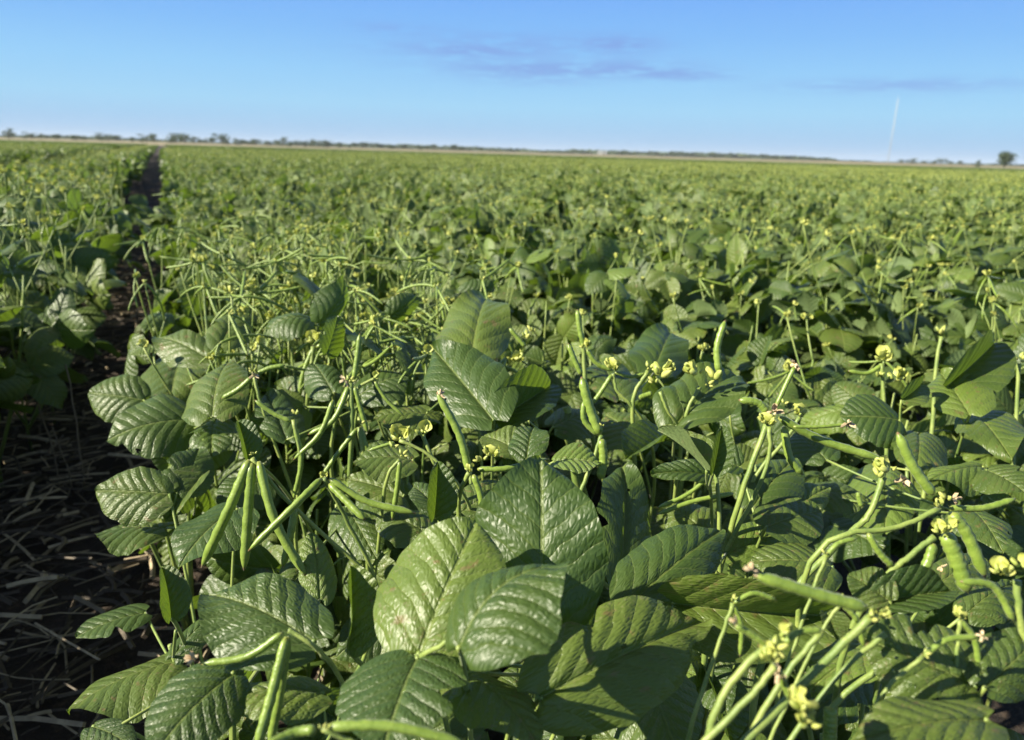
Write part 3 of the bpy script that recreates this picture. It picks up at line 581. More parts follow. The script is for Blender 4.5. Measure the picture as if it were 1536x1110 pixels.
# pod clusters: plant, height of knot, peduncle pixels (knot first), peduncle width px, pods [(pixels with depth steps), width px], flower heads [(x, y, scale)], dried flowers
HC = [
 ('a', .63, [(378, 688), (440, 760, .03), (540, 850, .05)], 8, [([(374, 690), (345, 760), (302, 852, .01)], 17), ([(378, 694), (372, 770), (366, 856)], 16), ([(388, 692), (412, 780, -.01), (460, 866, -.01)], 15), ([(442, 762, .03), (436, 800, .02), (424, 852, .02)], 13)], [(382, 682, .7)], []),
 ('a', .615, [(486, 718), (510, 760, .02), (556, 850, .04)], 8, [([(482, 718), (440, 760, -.02), (372, 827, -.03)], 12), ([(494, 718), (550, 752), (624, 770)], 12), ([(494, 726), (520, 752, -.01), (548, 780, -.02)], 12)], [(486, 716, .5)], []),
 ('a', .645, [(432, 945), (470, 968), (500, 1000, .02)], 9, [([(424, 950), (370, 985), (300, 996)], 13), ([(430, 955), (408, 1040, -.01), (384, 1125, -.02)], 17), ([(432, 955), (420, 1040), (404, 1120)], 15)], [], [(291, 990, 1.5)]),
 ('b', .68, [(482, 1092), (560, 1130), (600, 1180)], 8, [([(492, 1090), (590, 1090), (700, 1116)], 18), ([(474, 1094), (440, 1100), (395, 1122, -.01)], 17)], [(483, 1096, .9)], []),
 ('b', .60, [(812, 940), (808, 1030), (802, 1140)], 12, [], [], []),
 ('b', .645, [(632, 984), (690, 952, -.01), (770, 900, .03)], 10, [], [], []),
 ('e', .66, [(704, 708), (690, 740, .01), (688, 790, .02)], 9, [([(704, 708), (688, 650), (655, 588)], 13), ([(710, 712), (722, 750), (726, 820)], 11), ([(716, 704), (765, 702), (822, 688, .02)], 10)], [(724, 692, 1.3), (706, 706, .9), (738, 684, 1.0)], [(660, 592, .9)]),
 ('e', .655, [(634, 652), (650, 690), (690, 770, .02)], 7, [([(592, 664), (577, 668), (552, 676)], 6)], [(600, 660, 1.3), (634, 652, 1.2)], []),
 ('e', .655, [(600, 660), (640, 680), (664, 700)], 6, [], [(590, 672, .9)], []),
 ('d', .64, [(526, 574), (528, 640), (521, 770, .02)], 9, [([(531, 568), (536, 535), (540, 500)], 9), ([(524, 578), (500, 630, -.01), (462, 652, -.01)], 9), ([(532, 580), (540, 610), (552, 650)], 8), ([(562, 572), (580, 600), (606, 624)], 6)], [(524, 572, .9), (562, 568, .7)], [(518, 570, 1.)]),
 ('d', .63, [(562, 568), (545, 576), (528, 590)], 6, [], [], []),
 ('d', .615, [(440, 630), (450, 690), (444, 780, .02)], 7, [([(436, 632), (410, 620), (382, 600)], 8), ([(442, 640), (452, 690), (440, 750)], 8), ([(500, 600), (480, 650), (440, 690)], 9)], [(444, 622, .8)], [(382, 562, 1.)]),
 ('d', .63, [(380, 562), (396, 620), (440, 740, .03)], 6, [([(378, 566), (356, 585), (332, 598)], 9), ([(386, 560), (405, 552), (428, 548)], 8)], [(382, 558, .8)], []),
 ('d', .62, [(470, 520), (462, 590), (450, 700, .03)], 8, [([(470, 522), (455, 560), (448, 600)], 8), ([(474, 520), (500, 515), (530, 520)], 7)], [(470, 514, 1.)], []),
 ('d', .60, [(540, 640), (548, 720), (552, 840, .03)], 9, [([(540, 640), (556, 690), (575, 720)], 9), ([(536, 642), (500, 690), (480, 720)], 8)], [(541, 636, .9)], []),
 ('d', .60, [(600, 690), (580, 720), (566, 830, .03)], 7, [([(600, 690), (596, 730), (588, 780)], 9)], [(602, 684, 1.)], []),
 ('f', .665, [(1152, 632), (1118, 725), (1086, 830, .02), (1070, 900, .03)], 11, [([(1168, 626), (1232, 660), (1326, 690, -.01)], 14), ([(1150, 618), (1136, 604), (1108, 600)], 13), ([(1164, 610), (1180, 575), (1193, 548)], 8), ([(1176, 640), (1184, 685), (1204, 712)], 13)], [(1150, 636, 1.), (1200, 622, 1.0), (1176, 606, .7)], [(1160, 618, 1.5), (1194, 545, 1.2)]),
 ('f', .665, [(1154, 640), (1150, 700), (1088, 830, .02)], 8, [([(1190, 640), (1230, 640), (1272, 636)], 6)], [], [(1272, 634, 1.3)]),
 ('f', .655, [(1200, 626), (1178, 660), (1150, 692)], 7, [], [], []),
 ('f', .63, [(1072, 700), (1078, 760), (1080, 850, .01)], 8, [([(1066, 714), (1030, 742), (985, 762)], 7), ([(1100, 740), (1040, 752), (985, 772)], 8)], [(1078, 700, .7)], []),
 ('h', .66, [(990, 588), (1004, 620), (1030, 650, .02)], 6, [], [(990, 566, 2.0), (992, 556, 1.2), (984, 576, 1.2)], []),
 ('h', .66, [(972, 556), (950, 600), (951, 680, .01)], 8, [([(978, 590), (966, 594), (958, 597)], 9)], [(972, 554, 1.2)], []),
 ('h', .655, [(920, 560), (925, 585), (945, 606)], 6, [([(922, 558), (945, 565), (968, 560)], 6), ([(918, 562), (900, 590), (888, 606)], 8)], [(920, 554, 1.)], []),
 ('h', .665, [(1050, 580), (1030, 620), (1018, 700, .02)], 7, [([(1078, 558), (1076, 520), (1088, 480)], 12)], [(1072, 570, 1.9), (1048, 562, 1.4), (1060, 578, 1.0)], []),
 ('h', .64, [(902, 652), (890, 690), (870, 740)], 8, [([(900, 652), (884, 610), (872, 565)], 16), ([(896, 652), (876, 630), (876, 600)], 9), ([(902, 658), (905, 690), (900, 720)], 15), ([(872, 562), (862, 540), (852, 515)], 9)], [(905, 640, .6)], []),
 ('h', .65, [(875, 520), (876, 545), (880, 600)], 8, [([(875, 520), (869, 490), (866, 464)], 9), ([(880, 524), (895, 545), (920, 556)], 8)], [(876, 522, .8)], []),
 ('h', .61, [(795, 560), (800, 600), (806, 660)], 7, [([(788, 520), (775, 505), (764, 492)], 7)], [(790, 508, 1.2), (768, 540, 1.2), (800, 498, 1.)], [(745, 545, 1.)]),
 ('h', .61, [(745, 546), (770, 555), (795, 575)], 6, [], [(722, 548, 1.)], []),
 ('h', .60, [(850, 610), (856, 640), (860, 690)], 14, [], [], []),
 ('c', .70, [(1325, 715), (1306, 768), (1278, 798), (1205, 870), (1168, 930), (1150, 970)], 12, [], [(1318, 716, 1.3), (1336, 708, 1.5)], [(1356, 718, 1.5)]),
 ('c', .70, [(1408, 764), (1350, 790), (1282, 798)], 10, [([(1400, 742), (1370, 700), (1346, 648)], 17), ([(1424, 762), (1475, 762), (1524, 748)], 11), ([(1426, 770), (1450, 800), (1478, 866)], 20)], [(1422, 752, 1.4), (1410, 760, .9)], [(1430, 748, 1.1)]),
 ('c', .70, [(1402, 806), (1370, 830), (1338, 856)], 11, [([(1418, 800), (1435, 840), (1452, 890)], 26), ([(1400, 815), (1388, 850), (1360, 876)], 17), ([(1302, 800), (1320, 830), (1340, 850)], 11), ([(1292, 760), (1288, 745), (1288, 738)], 8)], [(1408, 800, 1.1), (1424, 792, .9)], [(1412, 850, .8)]),
 ('c', .72, [(1312, 918), (1220, 1010), (1120, 1110, -.01), (1060, 1170, -.01)], 16, [([(1300, 912), (1220, 890), (1130, 862)], 21)], [(1308, 930, 1.3), (1318, 920, 1.)], [(1128, 856, 1.3)]),
 ('c', .715, [(1160, 965), (1120, 995), (1076, 1060), (1060, 1130)], 15, [([(1150, 968), (1125, 950), (1102, 938)], 11), ([(1176, 965), (1200, 948), (1235, 945)], 11), ([(1168, 1004), (1180, 1035), (1196, 1064)], 12)], [(1160, 975, 1.9), (1170, 955, 1.4), (1150, 990, 1.4)], [(1168, 1010, 1.5), (1104, 934, 1.1)]),
 ('c', .712, [(1162, 1000), (1130, 1040), (1060, 1110)], 13, [], [(1205, 1066, 1.9), (1215, 1090, 1.5)], []),
 ('c', .70, [(1232, 950), (1180, 1010), (1110, 1130)], 12, [], [], []),
 ('c', .69, [(1330, 950), (1260, 1010), (1170, 1130)], 10, [], [], []),
 ('c', .71, [(1525, 870), (1530, 930), (1545, 980)], 13, [([(1520, 930), (1490, 880), (1440, 872)], 12)], [(1498, 862, 1.4), (1528, 850, 1.2)], []),
 ('c', .70, [(1262, 905), (1225, 960), (1150, 1120)], 7, [([(1262, 905), (1285, 930), (1296, 972)], 9)], [(1262, 902, .9)], []),
 ('c', .69, [(1385, 985), (1330, 1035), (1270, 1130)], 8, [([(1385, 985), (1420, 960), (1470, 955)], 10)], [(1386, 982, .9)], [(1474, 954, .9)]),
 ('c', .69, [(1440, 930), (1435, 990), (1420, 1120)], 8, [([(1440, 930), (1462, 960), (1470, 1020)], 10)], [(1440, 926, .9)], []),
 ('c', .68, [(1100, 905), (1080, 960), (1040, 1080)], 8, [([(1100, 905), (1130, 890), (1165, 900)], 8), ([(1100, 908), (1112, 940), (1110, 985)], 8)], [(1100, 902, .9)], []),
 ('c', .70, [(1238, 835), (1215, 900), (1180, 1000)], 7, [([(1238, 835), (1258, 815), (1285, 808)], 8)], [(1238, 832, .8)], []),
 ('g', .65, [(1322, 545), (1326, 600), (1330, 690)], 7, [([(1322, 548), (1300, 560), (1272, 556)], 7)], [(1322, 542, 1.3), (1340, 570, 1.2), (1318, 566, 1.)], []),
 ('g', .65, [(1412, 505), (1405, 545), (1400, 620)], 7, [], [(1412, 502, 1.3)], []),
 ('g', .645, [(1528, 545), (1526, 600), (1520, 690)], 7, [], [(1528, 540, 1.3)], []),
 ('c', .60, [(1320, 1000), (1250, 1060), (1240, 1130)], 12, [([(1246, 1060), (1245, 1090), (1244, 1120)], 22)], [], []),
]
def wpath(pts, d0):
    return [P3(q[0], q[1], d0 + (q[2] if len(q) > 2 else 0)) for q in pts]
for ci, (key, z, ped, pw, pods, fls, drs) in enumerate(HC):
    root, base0 = PL[key]; kx, ky = ped[0][:2]; d0 = depth(kx, ky, z)
    path = spline(wpath(ped, d0), 6) - base0
    # carry the stalk on down to its plant's stem
    tail = path[-1]; end = np.array([tail[0] * .5, tail[1] * .5, max(.08, tail[2] - .28)])
    dirn = nrm(path[-1] - path[-3]); path = np.vstack([path, bez(tail, tail + dirn * .08, end, 8)[1:]])
    n = len(path); wob_ = np.random.default_rng(ci).normal(size=(n, 3)) * .0003
    mb = MB(); mb.add(*tube(path + wob_, pw * .41 * d0 / F * np.linspace(.88, 1.15, n) * (1 + .35 * np.exp(-np.arange(n) / 1.2)), 9)); mb.add(*hairs(path[:-7], pw * .42 * d0 / F, 300, ci)); pc = mb.build("pod_cluster", [M_STEM], root)
    for pts, w in pods:
        pp = spline(wpath(pts, d0), 9) - base0; mb = MB(); mb.add(*pod_arr(pp, w * .45 * d0 / F, 11)); mb.add(*hairs(pp, w * .45 * d0 / F, 260, ci)); mb.build("pod", [M_POD], pc)
    for j, (x, y, s_) in enumerate(fls):
        o = P3(x, y, d0 - .004) - base0; link("flower_head", FLOW[(ci * 2 + j) % 6], pc, mat4(frame([cos(ci + j * 2), sin(ci + j * 2), 0], UP), (s_ * .62 * d0 / .62,) * 3, o))
    for j, (x, y, s_) in enumerate(drs):
        o = P3(x, y, d0 - .003) - base0; link("dried_flower", DRYF[(ci + j) % 2], pc, mat4(frame([cos(ci), sin(ci), 0], UP), (s_ * .55 * d0 / .62,) * 3, o))

# ------------------------------------------------------------------ crop rows
def in_view(x, y, mx=1.12, z=.55):
    u, v, d = proj((x, y, z)); return d > .12 and -(mx - 1) * 1536 - 60 < u < 1536 * mx + 60
ROWS_R = [.17 + .36 * i for i in range(900)]
ROWS_L = [-.62 - .34 * i for i in range(4)]
ROWS_LL = [-3.7 - .36 * i for i in range(900)]
def plants_between(d0, d1, sp_, jit, seed, keep=1., maxlat=1e9, lsp=1):
    r = np.random.default_rng(seed); out = []
    for rows in (ROWS_R, ROWS_L, ROWS_LL):
        for lat in rows[::lsp] if rows is not ROWS_L else rows:
            if abs(lat) > min(maxlat, d1): break
            a = -1.0
            while a < d1:
                a += sp_ * r.uniform(.75, 1.25)
                la = lat + r.normal() * jit + (0 if d1 < 1e9 and a < 6 else (.12 if lat == ROWS_R[0] else (-.16 if lat == ROWS_L[0] else 0))) + (.13 if lat == ROWS_L[0] and 2.2 < a < 6 else 0); p = rowxy(la, a); d = math.hypot(*p)
                if d0 <= d < d1 and r.random() < keep and not (-.66 < la < -.3 and a < 1.95): out.append((p[0], p[1], la, d))
    return out
allnear = plants_between(.22, 9., .265, .05, 21)
near = [q for q in allnear if in_view(q[0], q[1], 1.04)]
near.sort(key=lambda q: q[3])
SHADE = [q for q in allnear if -2.2 < q[2] < -.3 and q[3] < 5 and not in_view(q[0], q[1], 1.04) and q[0] < -.3][::1]
for al_ in np.arange(.4, 3.2, .34):  # extra unseen row left of frame, added to keep the furrow in shadow
    for la_ in (-.88,):
        q_ = rowxy(la_, al_ + .05 * sin(al_ * 40))
        if not in_view(q_[0], q_[1], 1.03): SHADE.append((q_[0], q_[1], la_, 2.))
herob = np.array([PL[k][1][:2] for k in PL])
IND = near[:290]; REST = near[290:]
SP = [plant_spec(100 + i, .57 + .045 * (i % 3), 22, 2 + i % 3) for i in range(9)]
SPLOW = [plant_spec(300 + i, .43 + .02 * (i % 3), 15, 0) for i in range(4)]
SPTALL = [plant_spec(400 + i, .62, 14, 7, rise=(-.01, .07)) for i in range(3)]
MIDM = []
for sp in SP + SPTALL:
    sep = []; fo, st, _p, _f = realize_mesh(sp, LEAF_MID, 0, sep)
    MIDM.append([("foliage", fo.mesh("foliage", [M_LEAF])), ("stem", st.mesh("stem", [M_STEM]))] + [(nm, q.mesh(nm, [M_POD] if nm == 'pod' else [M_BUD, M_FLOWER])) for nm, q in sep])
def joined(sp, lib, lod, lm):
    fo, st, po, fl = realize_mesh(sp, lib, lod); b = MB()
    for q, off in ((fo, 0), (st, 1), (po, 2), (fl, 3)):
        if not q.n: continue
        b.v += q.v; b.l += q.l; b.f += [tuple(i + b.n for i in z) for z in q.f]; b.m += [i + off for i in q.m]; b.n += q.n
    return b.mesh("bean_plant", [lm, M_STEM, M_POD, M_BUD, M_FLOWER])
JM = [joined(sp, LEAF_MID, 0, M_LEAF) for sp in SP + SPTALL]
def zone_label(x, y, lat, d):
    u, v, dd = proj((x, y, .5))
    if lat < -2.9: return "bean plant in the far bed beyond the second gap, at the left edge", "bean plants beyond the second gap"
    if lat < -.5:
        if d < 2.6: return "near leafy bean plant in the shaded bed left of the dark furrow", "near bean plants left of the dark furrow"
        return "yellow flowering bean plant further back in the bed left of the dark furrow", "farther bean plants left of the dark furrow"
    if lat < .35 and d > 1.5: return ("bean plant in the row edging the dark furrow's right side, behind the pods" if d < 4 else "blurred bean plant in the row edging the furrow's right side, well down the row"), ("near" if d < 4 else "far") + " bean plants edging the furrow on the right"
    if d < 1.5: return ("low bean plant half hidden under the big foreground leaves" if u < 1000 else "low bean plant half hidden under the crossing stems at the right"), "low bean plants under the foreground leaves"
    if d < 3.2: return ("broad-leaved bean plant in the middle of the field just behind the pod tangle" if u < 900 else "broad-leaved bean plant at the right just behind the foreground stems"), "bean plants behind the foreground"
    return ("blurred bean plant in the dense middle field left of centre" if u < 768 else "blurred bean plant in the dense middle field right of centre"), "blurred bean plants of the middle field"
def LS(lat): return 1.13 if -1.15 < lat < -.4 else 1.
r = np.random.default_rng(77); nparts = 0
for qi, (x, y, lat, d) in enumerate(IND):
    dm = np.min(np.hypot(*(herob - [x, y]).T)); lb, gp = zone_label(x, y, lat, d); rz = r.uniform(0, 6.28)
    u, v, dd = proj((x, y, .55)); hero_zone = lat > -.3 and v > 520
    if d < 1.9:
        root = empty("bean_plant", (x, y, 0)); tag(root, lb, 'bean plant', gp)
        fz = min(1., max(0., ((730 if u > 880 else 660) - v) / 130))
        if hero_zone: realize_parts(plant_spec(1000 + qi, .36 + .23 * fz, 10 + int(16 * fz), int(fz * 2)), root)
        else: realize_parts(plant_spec(1000 + qi, .70 if lat < -.4 else .60, 26, 4 if lat < -.4 else 2), root)
        nparts += 1; continue
    k = int(r.integers(9)); tall = -.05 < lat < .9 and 1.5 < d < 3.4 and r.random() < .55
    if -2.5 < lat < -.4 and r.random() < .85: tall = True
    if tall: k = 9 + int(r.integers(3))
    s_ = r.uniform(.86, 1.12) * LS(lat)
    if d < 4.2:
        root = empty("bean_plant", (x, y, 0), rz); root.scale = (s_,) * 3; tag(root, lb, 'bean plant', gp)
        for nm, me in MIDM[k]: link(nm, me, root)
    else:
        o = link("bean_plant", JM[k]); o.location = (x, y, 0); o.rotation_euler = (0, 0, rz); o.scale = (s_,) * 3; tag(o, lb, 'bean plant', gp)

TANG = [(300, 400), (350, 372), (395, 420), (430, 350), (440, 455), (480, 395), (520, 430), (545, 365), (590, 400), (620, 450), (660, 410), (330, 335), (610, 490), (690, 470), (270, 350), (320, 440), (370, 345), (410, 385), (460, 425), (500, 360), (530, 480), (570, 430), (640, 395), (660, 460), (300, 470), (450, 340), (560, 335), (380, 460)]
TL = ["bean plant of pale pod stalks rising above the leaves left of centre", "pods and flowers of the tangle left of centre"]
for i, (px, py) in enumerate(TANG):
    p = P3(px, py, depth(px, py, .66)); root = empty("bean_plant", (p[0], p[1], 0)); tag(root, TL[0], 'bean plant', 'bean plants of the pod tangle left of centre')
    realize_parts(plant_spec(2000 + i, .575, 11, 7 + i % 3, .95, rise=(-.01, .12), npod=7), root)

# rest of the crop to the field's edge plus added unseen shade plants: one mass
SRC = bpy.data.collections.new("crop_sources")
def src(name, me): o = bpy.data.objects.new(name, me); SRC.objects.link(o); return o
for i in range(9): src("c%02d" % i, JM[i])
LOWJ = [joined(plant_spec(500 + i, .60, 22, 3), LEAF_LO, 1, M_FAR) for i in range(8)]
for i, me in enumerate(LOWJ): src("l%02d" % i, me)
pm = []
for i in range(5):
    b = MB(); rr = np.random.default_rng(900 + i)
    for q in range(26):
        me_sp = plant_spec(600 + i * 30 + q, .60, 9, int(q % 3 == 0), 1.5); fo, st, po, fl = realize_mesh(me_sp, LEAF_LO, 1)
        off = np.array([rr.uniform(-1.3, 1.3), rr.uniform(-1.3, 1.3), 0])
        for z_, of in ((fo, 0), (fl, 1)):
            b.v += [v + off for v in z_.v]; b.l += z_.l; b.f += [tuple(i2 + b.n for i2 in f_) for f_ in z_.f]; b.m += [m_ + of for m_ in z_.m]; b.n += z_.n
    pm.append(b.mesh("patch", [M_FAR, M_BUD, M_FLOWER])); src("p%02d" % i, pm[-1])
pts = []
r = np.random.default_rng(99)
for (x, y, lat, d) in REST + SHADE: pts.append((x, y, r.integers(0, 9), r.uniform(.88, 1.1) * LS(lat)))
for (x, y, lat, d) in plants_between(9., 16., .28, .05, 31):
    if in_view(x, y): pts.append((x, y, r.integers(0, 9), r.uniform(.88, 1.1) * LS(lat)))
for (x, y, lat, d) in plants_between(16., 70., .34, .06, 32):
    if in_view(x, y, 1.06) and (d < 35 or r.random() < .6): pts.append((x, y, 9 + r.integers(0, 8), r.uniform(.92, 1.15) * LS(lat)))
for lat in np.arange(-330, 330, 2.4):
    if -4.0 < lat < 1.2: continue
    for al in np.arange(10, 360, 2.4):
        p = rowxy(lat + r.normal() * .2, al + r.normal() * .2); d = math.hypot(*p)
        if 68 < d < FIELD and in_view(p[0], p[1], 1.05): pts.append((p[0], p[1], 17 + r.integers(0, 5), r.uniform(.88, 1.12)))
for al in np.arange(66, 320, 2.4):
    p = rowxy(-1.75, al); pts.append((p[0], p[1], 17 + r.integers(0, 5), .74))
me = bpy.data.meshes.new("bean_crop"); me.from_pydata([(p[0], p[1], 0.) for p in pts], [], [])
a = me.attributes.new('idx', 'INT', 'POINT'); a.data.foreach_set('value', [int(p[2]) for p in pts])
a = me.attributes.new('scl', 'FLOAT', 'POINT'); a.data.foreach_set('value', [float(p[3]) for p in pts])
a = me.attributes.new('rot', 'FLOAT_VECTOR', 'POINT'); a.data.foreach_set('vector', np.array([(0, 0, x) for x in r.uniform(0, 6.28, len(pts))]).ravel())
crop = link("bean_crop", me); tag(crop, kind='stuff')
ng = bpy.data.node_groups.new("crop_scatter", 'GeometryNodeTree')
ng.interface.new_socket("Geometry", in_out='INPUT', socket_type='NodeSocketGeometry'); ng.interface.new_socket("Geometry", in_out='OUTPUT', socket_type='NodeSocketGeometry')
gi = ng.nodes.new('NodeGroupInput'); go = ng.nodes.new('NodeGroupOutput'); ip = ng.nodes.new('GeometryNodeInstanceOnPoints'); ci_ = ng.nodes.new('GeometryNodeCollectionInfo')
ci_.inputs[0].default_value = SRC; ci_.inputs[1].default_value = True; ci_.inputs[2].default_value = True
def attr(nm, ty): n = ng.nodes.new('GeometryNodeInputNamedAttribute'); n.data_type = ty; n.inputs[0].default_value = nm; return [o for o in n.outputs if o.enabled][0]
L_ = ng.links.new
L_(gi.outputs[0], ip.inputs['Points']); L_(ci_.outputs[0], ip.inputs['Instance']); ip.inputs['Pick Instance'].default_value = True
L_(attr('idx', 'INT'), ip.inputs['Instance Index']); L_(attr('rot', 'FLOAT_VECTOR'), ip.inputs['Rotation']); L_(attr('scl', 'FLOAT'), ip.inputs['Scale']); L_(ip.outputs[0], go.inputs[0])
md = crop.modifiers.new("scatter", 'NODES'); md.node_group = ng
print("individual plants", len(IND), "with parts", nparts, "stuff points", len(pts), "last d", IND[-1][3])

# ------------------------------------------------------------------ far trees, woods, mast, shed
M_BARK = simple("bark", (.10, .08, .06), (.18, .15, .12), .9, 3.)
M_TREE = simple("tree_leaf", (.035, .060, .022), (.065, .095, .035), .7, .35, (.05, .09, .02))
def tree_meshes(seed, H, spread, n=420, rnd=False):
    r = np.random.default_rng(seed); tb, cb = MB(), MB(); th = H * r.uniform(.18, .30)
    if rnd: th = H * .2
    tb.add(*tube([(0, 0, 0), (.04 * H * r.normal() * .3, 0, th * .5), (0, .02 * H, th), (.03 * H, 0, H * .75)], [H * .035, H * .026, H * .022, H * .006], 7))
    cl = []
    for k in range(9):
        a = r.uniform(0, 6.28); q = r.uniform(.15, 1) * spread * H * .5; c = np.array([cos(a) * q, sin(a) * q, r.uniform(th * .8, H * .85)]); cl.append((c, H * r.uniform(.12, .20)))
        if rnd: q = nrm(r.normal(size=3)); c[:] = np.array([0, 0, H * .58]) + q * np.array([.26, .26, .24]) * H
        tb.add(*tube(bez((0, 0, th * .8), (c[0] * .4, c[1] * .4, c[2] * .9), c, 4), [H * .014, H * .011, H * .007, H * .003], 5))
    for i in range(n):
        c, s = cl[r.integers(9)]; p = c + r.normal(size=3) * s * np.array([.75, .75, .5]); p[2] = min(p[2], H)
        fr = frame(r.normal(size=3), r.normal(size=3)); w = H * r.uniform(.022, .05)
        V = [p + fr @ (np.array(q) * w) for q in ((-1, -.6, 0), (.2, -.9, .3), (1, .1, 0), (.5, .8, -.2), (-.7, .7, .2))]; cb.add(V, [(0, 1, 2, 3, 4)])
    return tb.mesh("trunk", [M_BARK]), cb.mesh("crown", [M_TREE], False)
TM = [tree_meshes(i, 1., (.8, 1.0, 1.3, .7, 1.1)[i % 5]) for i in range(6)] + [tree_meshes(31 + i, 1., 1., 900 - 200 * i, True) for i in range(3)]
def ground_at(px, dist):
    """world point on the ground in the direction of image column px at the horizon"""
    y = 208.3 + (252.25 - 208.3) * px / 1536; d = ray(px, y + 2); d = d / np.hypot(d[0], d[1]); return d[0] * dist, d[1] * dist
def far_tree(px, dist, hpx, k, label, group=None, nm="tree", wide=1.):
    x, y = ground_at(px, dist); u0 = ray(px, 230); H = hpx * dist * 1.0 / (F * sqrt(1 + ((px - CX) / F) ** 2)) * 1.08
    rt = empty(nm, (x, y, gz(dist) - .15), px * 1.7); rt.scale = (H * wide, H * wide, H); tag(rt, label, 'tree', group)
    link("trunk", TM[k][0], rt); link("crown", TM[k][1], rt); return rt
far_tree(1506, 360, 25, 6, "lone rounded dark tree on the horizon at the far right, tallest there")
far_tree(1467, 420, 11, 3, "small slim tree just left of the lone rounded tree at the right")
far_tree(14, 520, 15, 1, "dark tree standing highest at the left end of the distant tree line")
far_tree(988 - 925, 600, 8, 0, "small scrubby tree near the left end of the tree line")
r = np.random.default_rng(8); lab = "distant eucalypt in the tree line on the left horizon"
for i, (px, h) in enumerate([(48, 9), (84, 7), (112, 8), (130, 7), (150, 9), (163, 11), (200, 8), (222, 12), (232, 13), (258, 10), (265, 14), (278, 12), (292, 11), (310, 9), (333, 15), (338, 10), (356, 10), (372, 9), (384, 9), (402, 8), (424, 13), (436, 9),
                             (446, 9), (457, 10), (468, 11), (478, 10), (490, 11), (510, 8), (525, 7), (560, 9), (585, 6), (630, 7)]):
    far_tree(px, 560 + r.uniform(-40, 60), h * r.uniform(.85, 1.1), int(r.integers(6)), lab, "trees of the left tree line", wide=r.uniform(1.2, 1.9))
for i in range(34):
    px = 24 + 21 * i + r.uniform(-8, 8); far_tree(px, 640 + r.uniform(-30, 60), r.uniform(5, 8.5), int(r.integers(6, 9)), "low bushy tree filling the gaps of the tree line on the left horizon", "low trees of the left tree line", wide=r.uniform(1.2, 2.2))
for i, px in enumerate([1350, 1366, 1384, 1400, 1410, 1424, 1440]):
    far_tree(px, 620 + 15 * i, 6 + 2 * (i % 3 == 1), i % 6, "low distant bush on the horizon between the mast and the right trees", "low bushes right of the mast", "bush", 1.9)
b = MB(); r = np.random.default_rng(15)      # woods that read as one dark band
for i in range(5200):
    px = r.uniform(-150, 1700); dist = r.uniform(1100, 1500); x, y = ground_at(px, dist)
    h = dist / F * (2.6 + 3.8 * max(0, 1 - abs(px - 900) / 700) + 1.6 * sin(px * .013) + r.uniform(-1, 1.2) + (1.5 if 850 < px < 940 else 0))
    h *= .62 if px > 1250 else 1.; w = r.uniform(5, 12)
    p = np.array([x, y, gz(dist) + h * r.uniform(.1, .85)]); fr = frame(r.normal(size=3), r.normal(size=3))
    V = [p + (fr @ (np.array(q))) * np.array([w, w, h * .28]) for q in ((-1, -.6, 0), (.2, -.9, .3), (1, .1, 0), (.5, .8, -.2), (-.7, .7, .2))]; b.add(V, [(0, 1, 2, 3, 4)])
tag(b.build("far_woods", [M_TREE], smooth=False), kind='stuff')
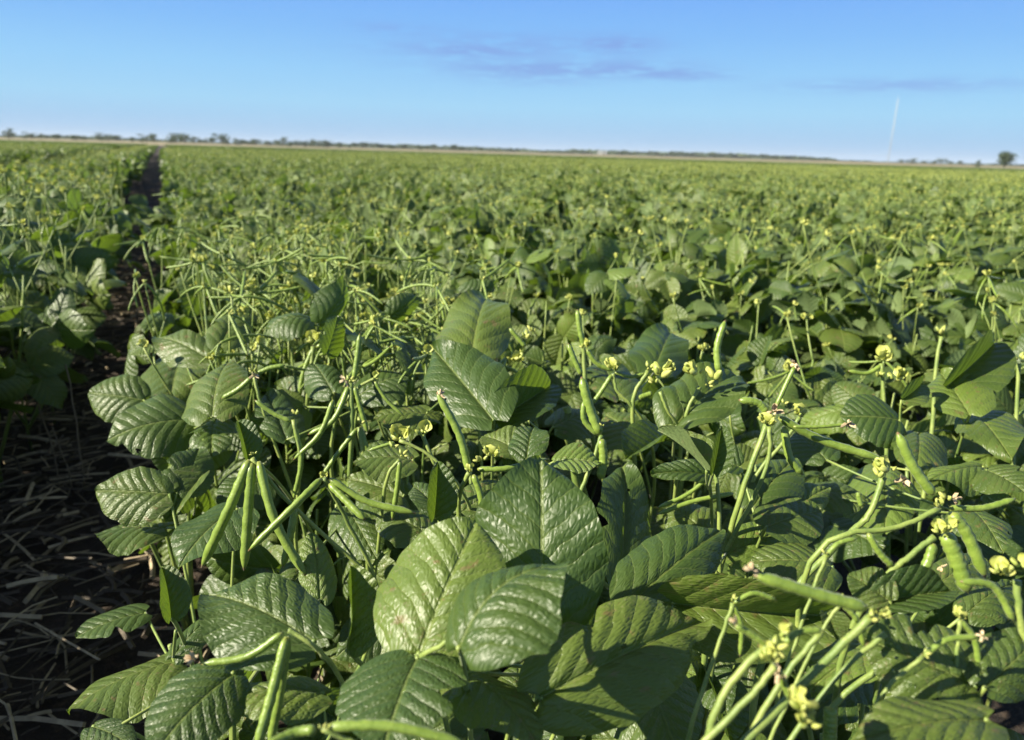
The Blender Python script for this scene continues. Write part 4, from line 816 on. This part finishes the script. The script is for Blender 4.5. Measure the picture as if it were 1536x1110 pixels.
# lattice mast
M_METAL = simple("galvanised_steel", (.34, .35, .36), (.44, .44, .44), .6, 2.)
mx_, my_ = ground_at(1331, 420); mast = empty("lattice_mast", (mx_, my_, gz(420) - .1)); tag(mast, "tall slender pale lattice mast standing beyond the crop under the right sky", 'mast')
Hm, wm = 30.5, .62
legs = [(wm * .58 * cos(a), wm * .58 * sin(a)) for a in (.5, .5 + 2.094, .5 + 4.189)]
for (x, y) in legs:
    mb = MB(); mb.add(*tube([(x, y, 0), (x, y, Hm * .5), (x, y, Hm)], .05, 6)); mb.build("leg", [M_METAL], mast)
mb = MB(); n = 46
for i in range(n):
    for k in range(3):
        a_, c_ = legs[k], legs[(k + 1) % 3]; z0, z1 = Hm * i / n, Hm * (i + 1) / n
        if i % 2: a_, c_ = c_, a_
        mb.add(*tube([(*a_, z0), (*c_, z1)], .016, 4)); mb.add(*tube([(*a_, z1), (*c_, z1)], .014, 4))
mb.build("bracing", [M_METAL], mast)
mb = MB(); mb.add(*tube([(0, 0, Hm), (0, 0, Hm + 1.6)], .06, 6)); mb.build("antenna", [M_METAL], mast)
# far shed
M_WALL = simple("white_sheet", (.22, .23, .23), (.30, .30, .30), .7, 1.); M_ROOF = simple("pale_roof", (.26, .27, .28), (.33, .33, .33), .7, 1.)
M_DARK = simple("doorway", (.05, .05, .05), (.08, .08, .08), .9, 1.)
x, y = ground_at(903, 880); shed = empty("shed", (x, y, gz(880) - .1), -.2); tag(shed, "small grey farm shed far away in front of the dark woods", 'shed')
def box(x0, y0, z0, x1, y1, z1): return [(x0, y0, z0), (x1, y0, z0), (x1, y1, z0), (x0, y1, z0), (x0, y0, z1), (x1, y0, z1), (x1, y1, z1), (x0, y1, z1)], [(0, 3, 2, 1), (4, 5, 6, 7), (0, 1, 5, 4), (1, 2, 6, 5), (2, 3, 7, 6), (3, 0, 4, 7)], None
mb = MB(); mb.add(*box(-5, -3, 0, 5, 3, 2.6)); mb.build("wall", [M_WALL], shed, False)
mb = MB(); mb.add([(-5.3, -3.4, 2.55), (5.3, -3.4, 2.55), (5.3, 3.4, 2.55), (-5.3, 3.4, 2.55), (-5.3, 0, 3.8), (5.3, 0, 3.8)], [(0, 1, 5, 4), (2, 3, 4, 5), (0, 4, 3), (1, 2, 5), (0, 3, 2, 1)]); mb.build("roof", [M_ROOF], shed, False)
mb = MB(); mb.add(*box(1, -3.05, .02, 3.4, -2.98, 2.2)); mb.build("door", [M_DARK], shed, False)
# ------------------------------------------------------------------ air
hm, t = newmat("haze"); pv = t.n('ShaderNodeVolumePrincipled'); pv.inputs['Color'].default_value = rgb(.86, .92, 1.); pv.inputs['Density'].default_value = .00013; pv.inputs['Anisotropy'].default_value = .0
t.out(pv.outputs[0], sock=1)
mb = MB(); mb.add(*box(-4400, -4400, -1.0, 4400, 4400, 40.)); hz = mb.build("haze", [hm], smooth=False); tag(hz, kind='stuff')
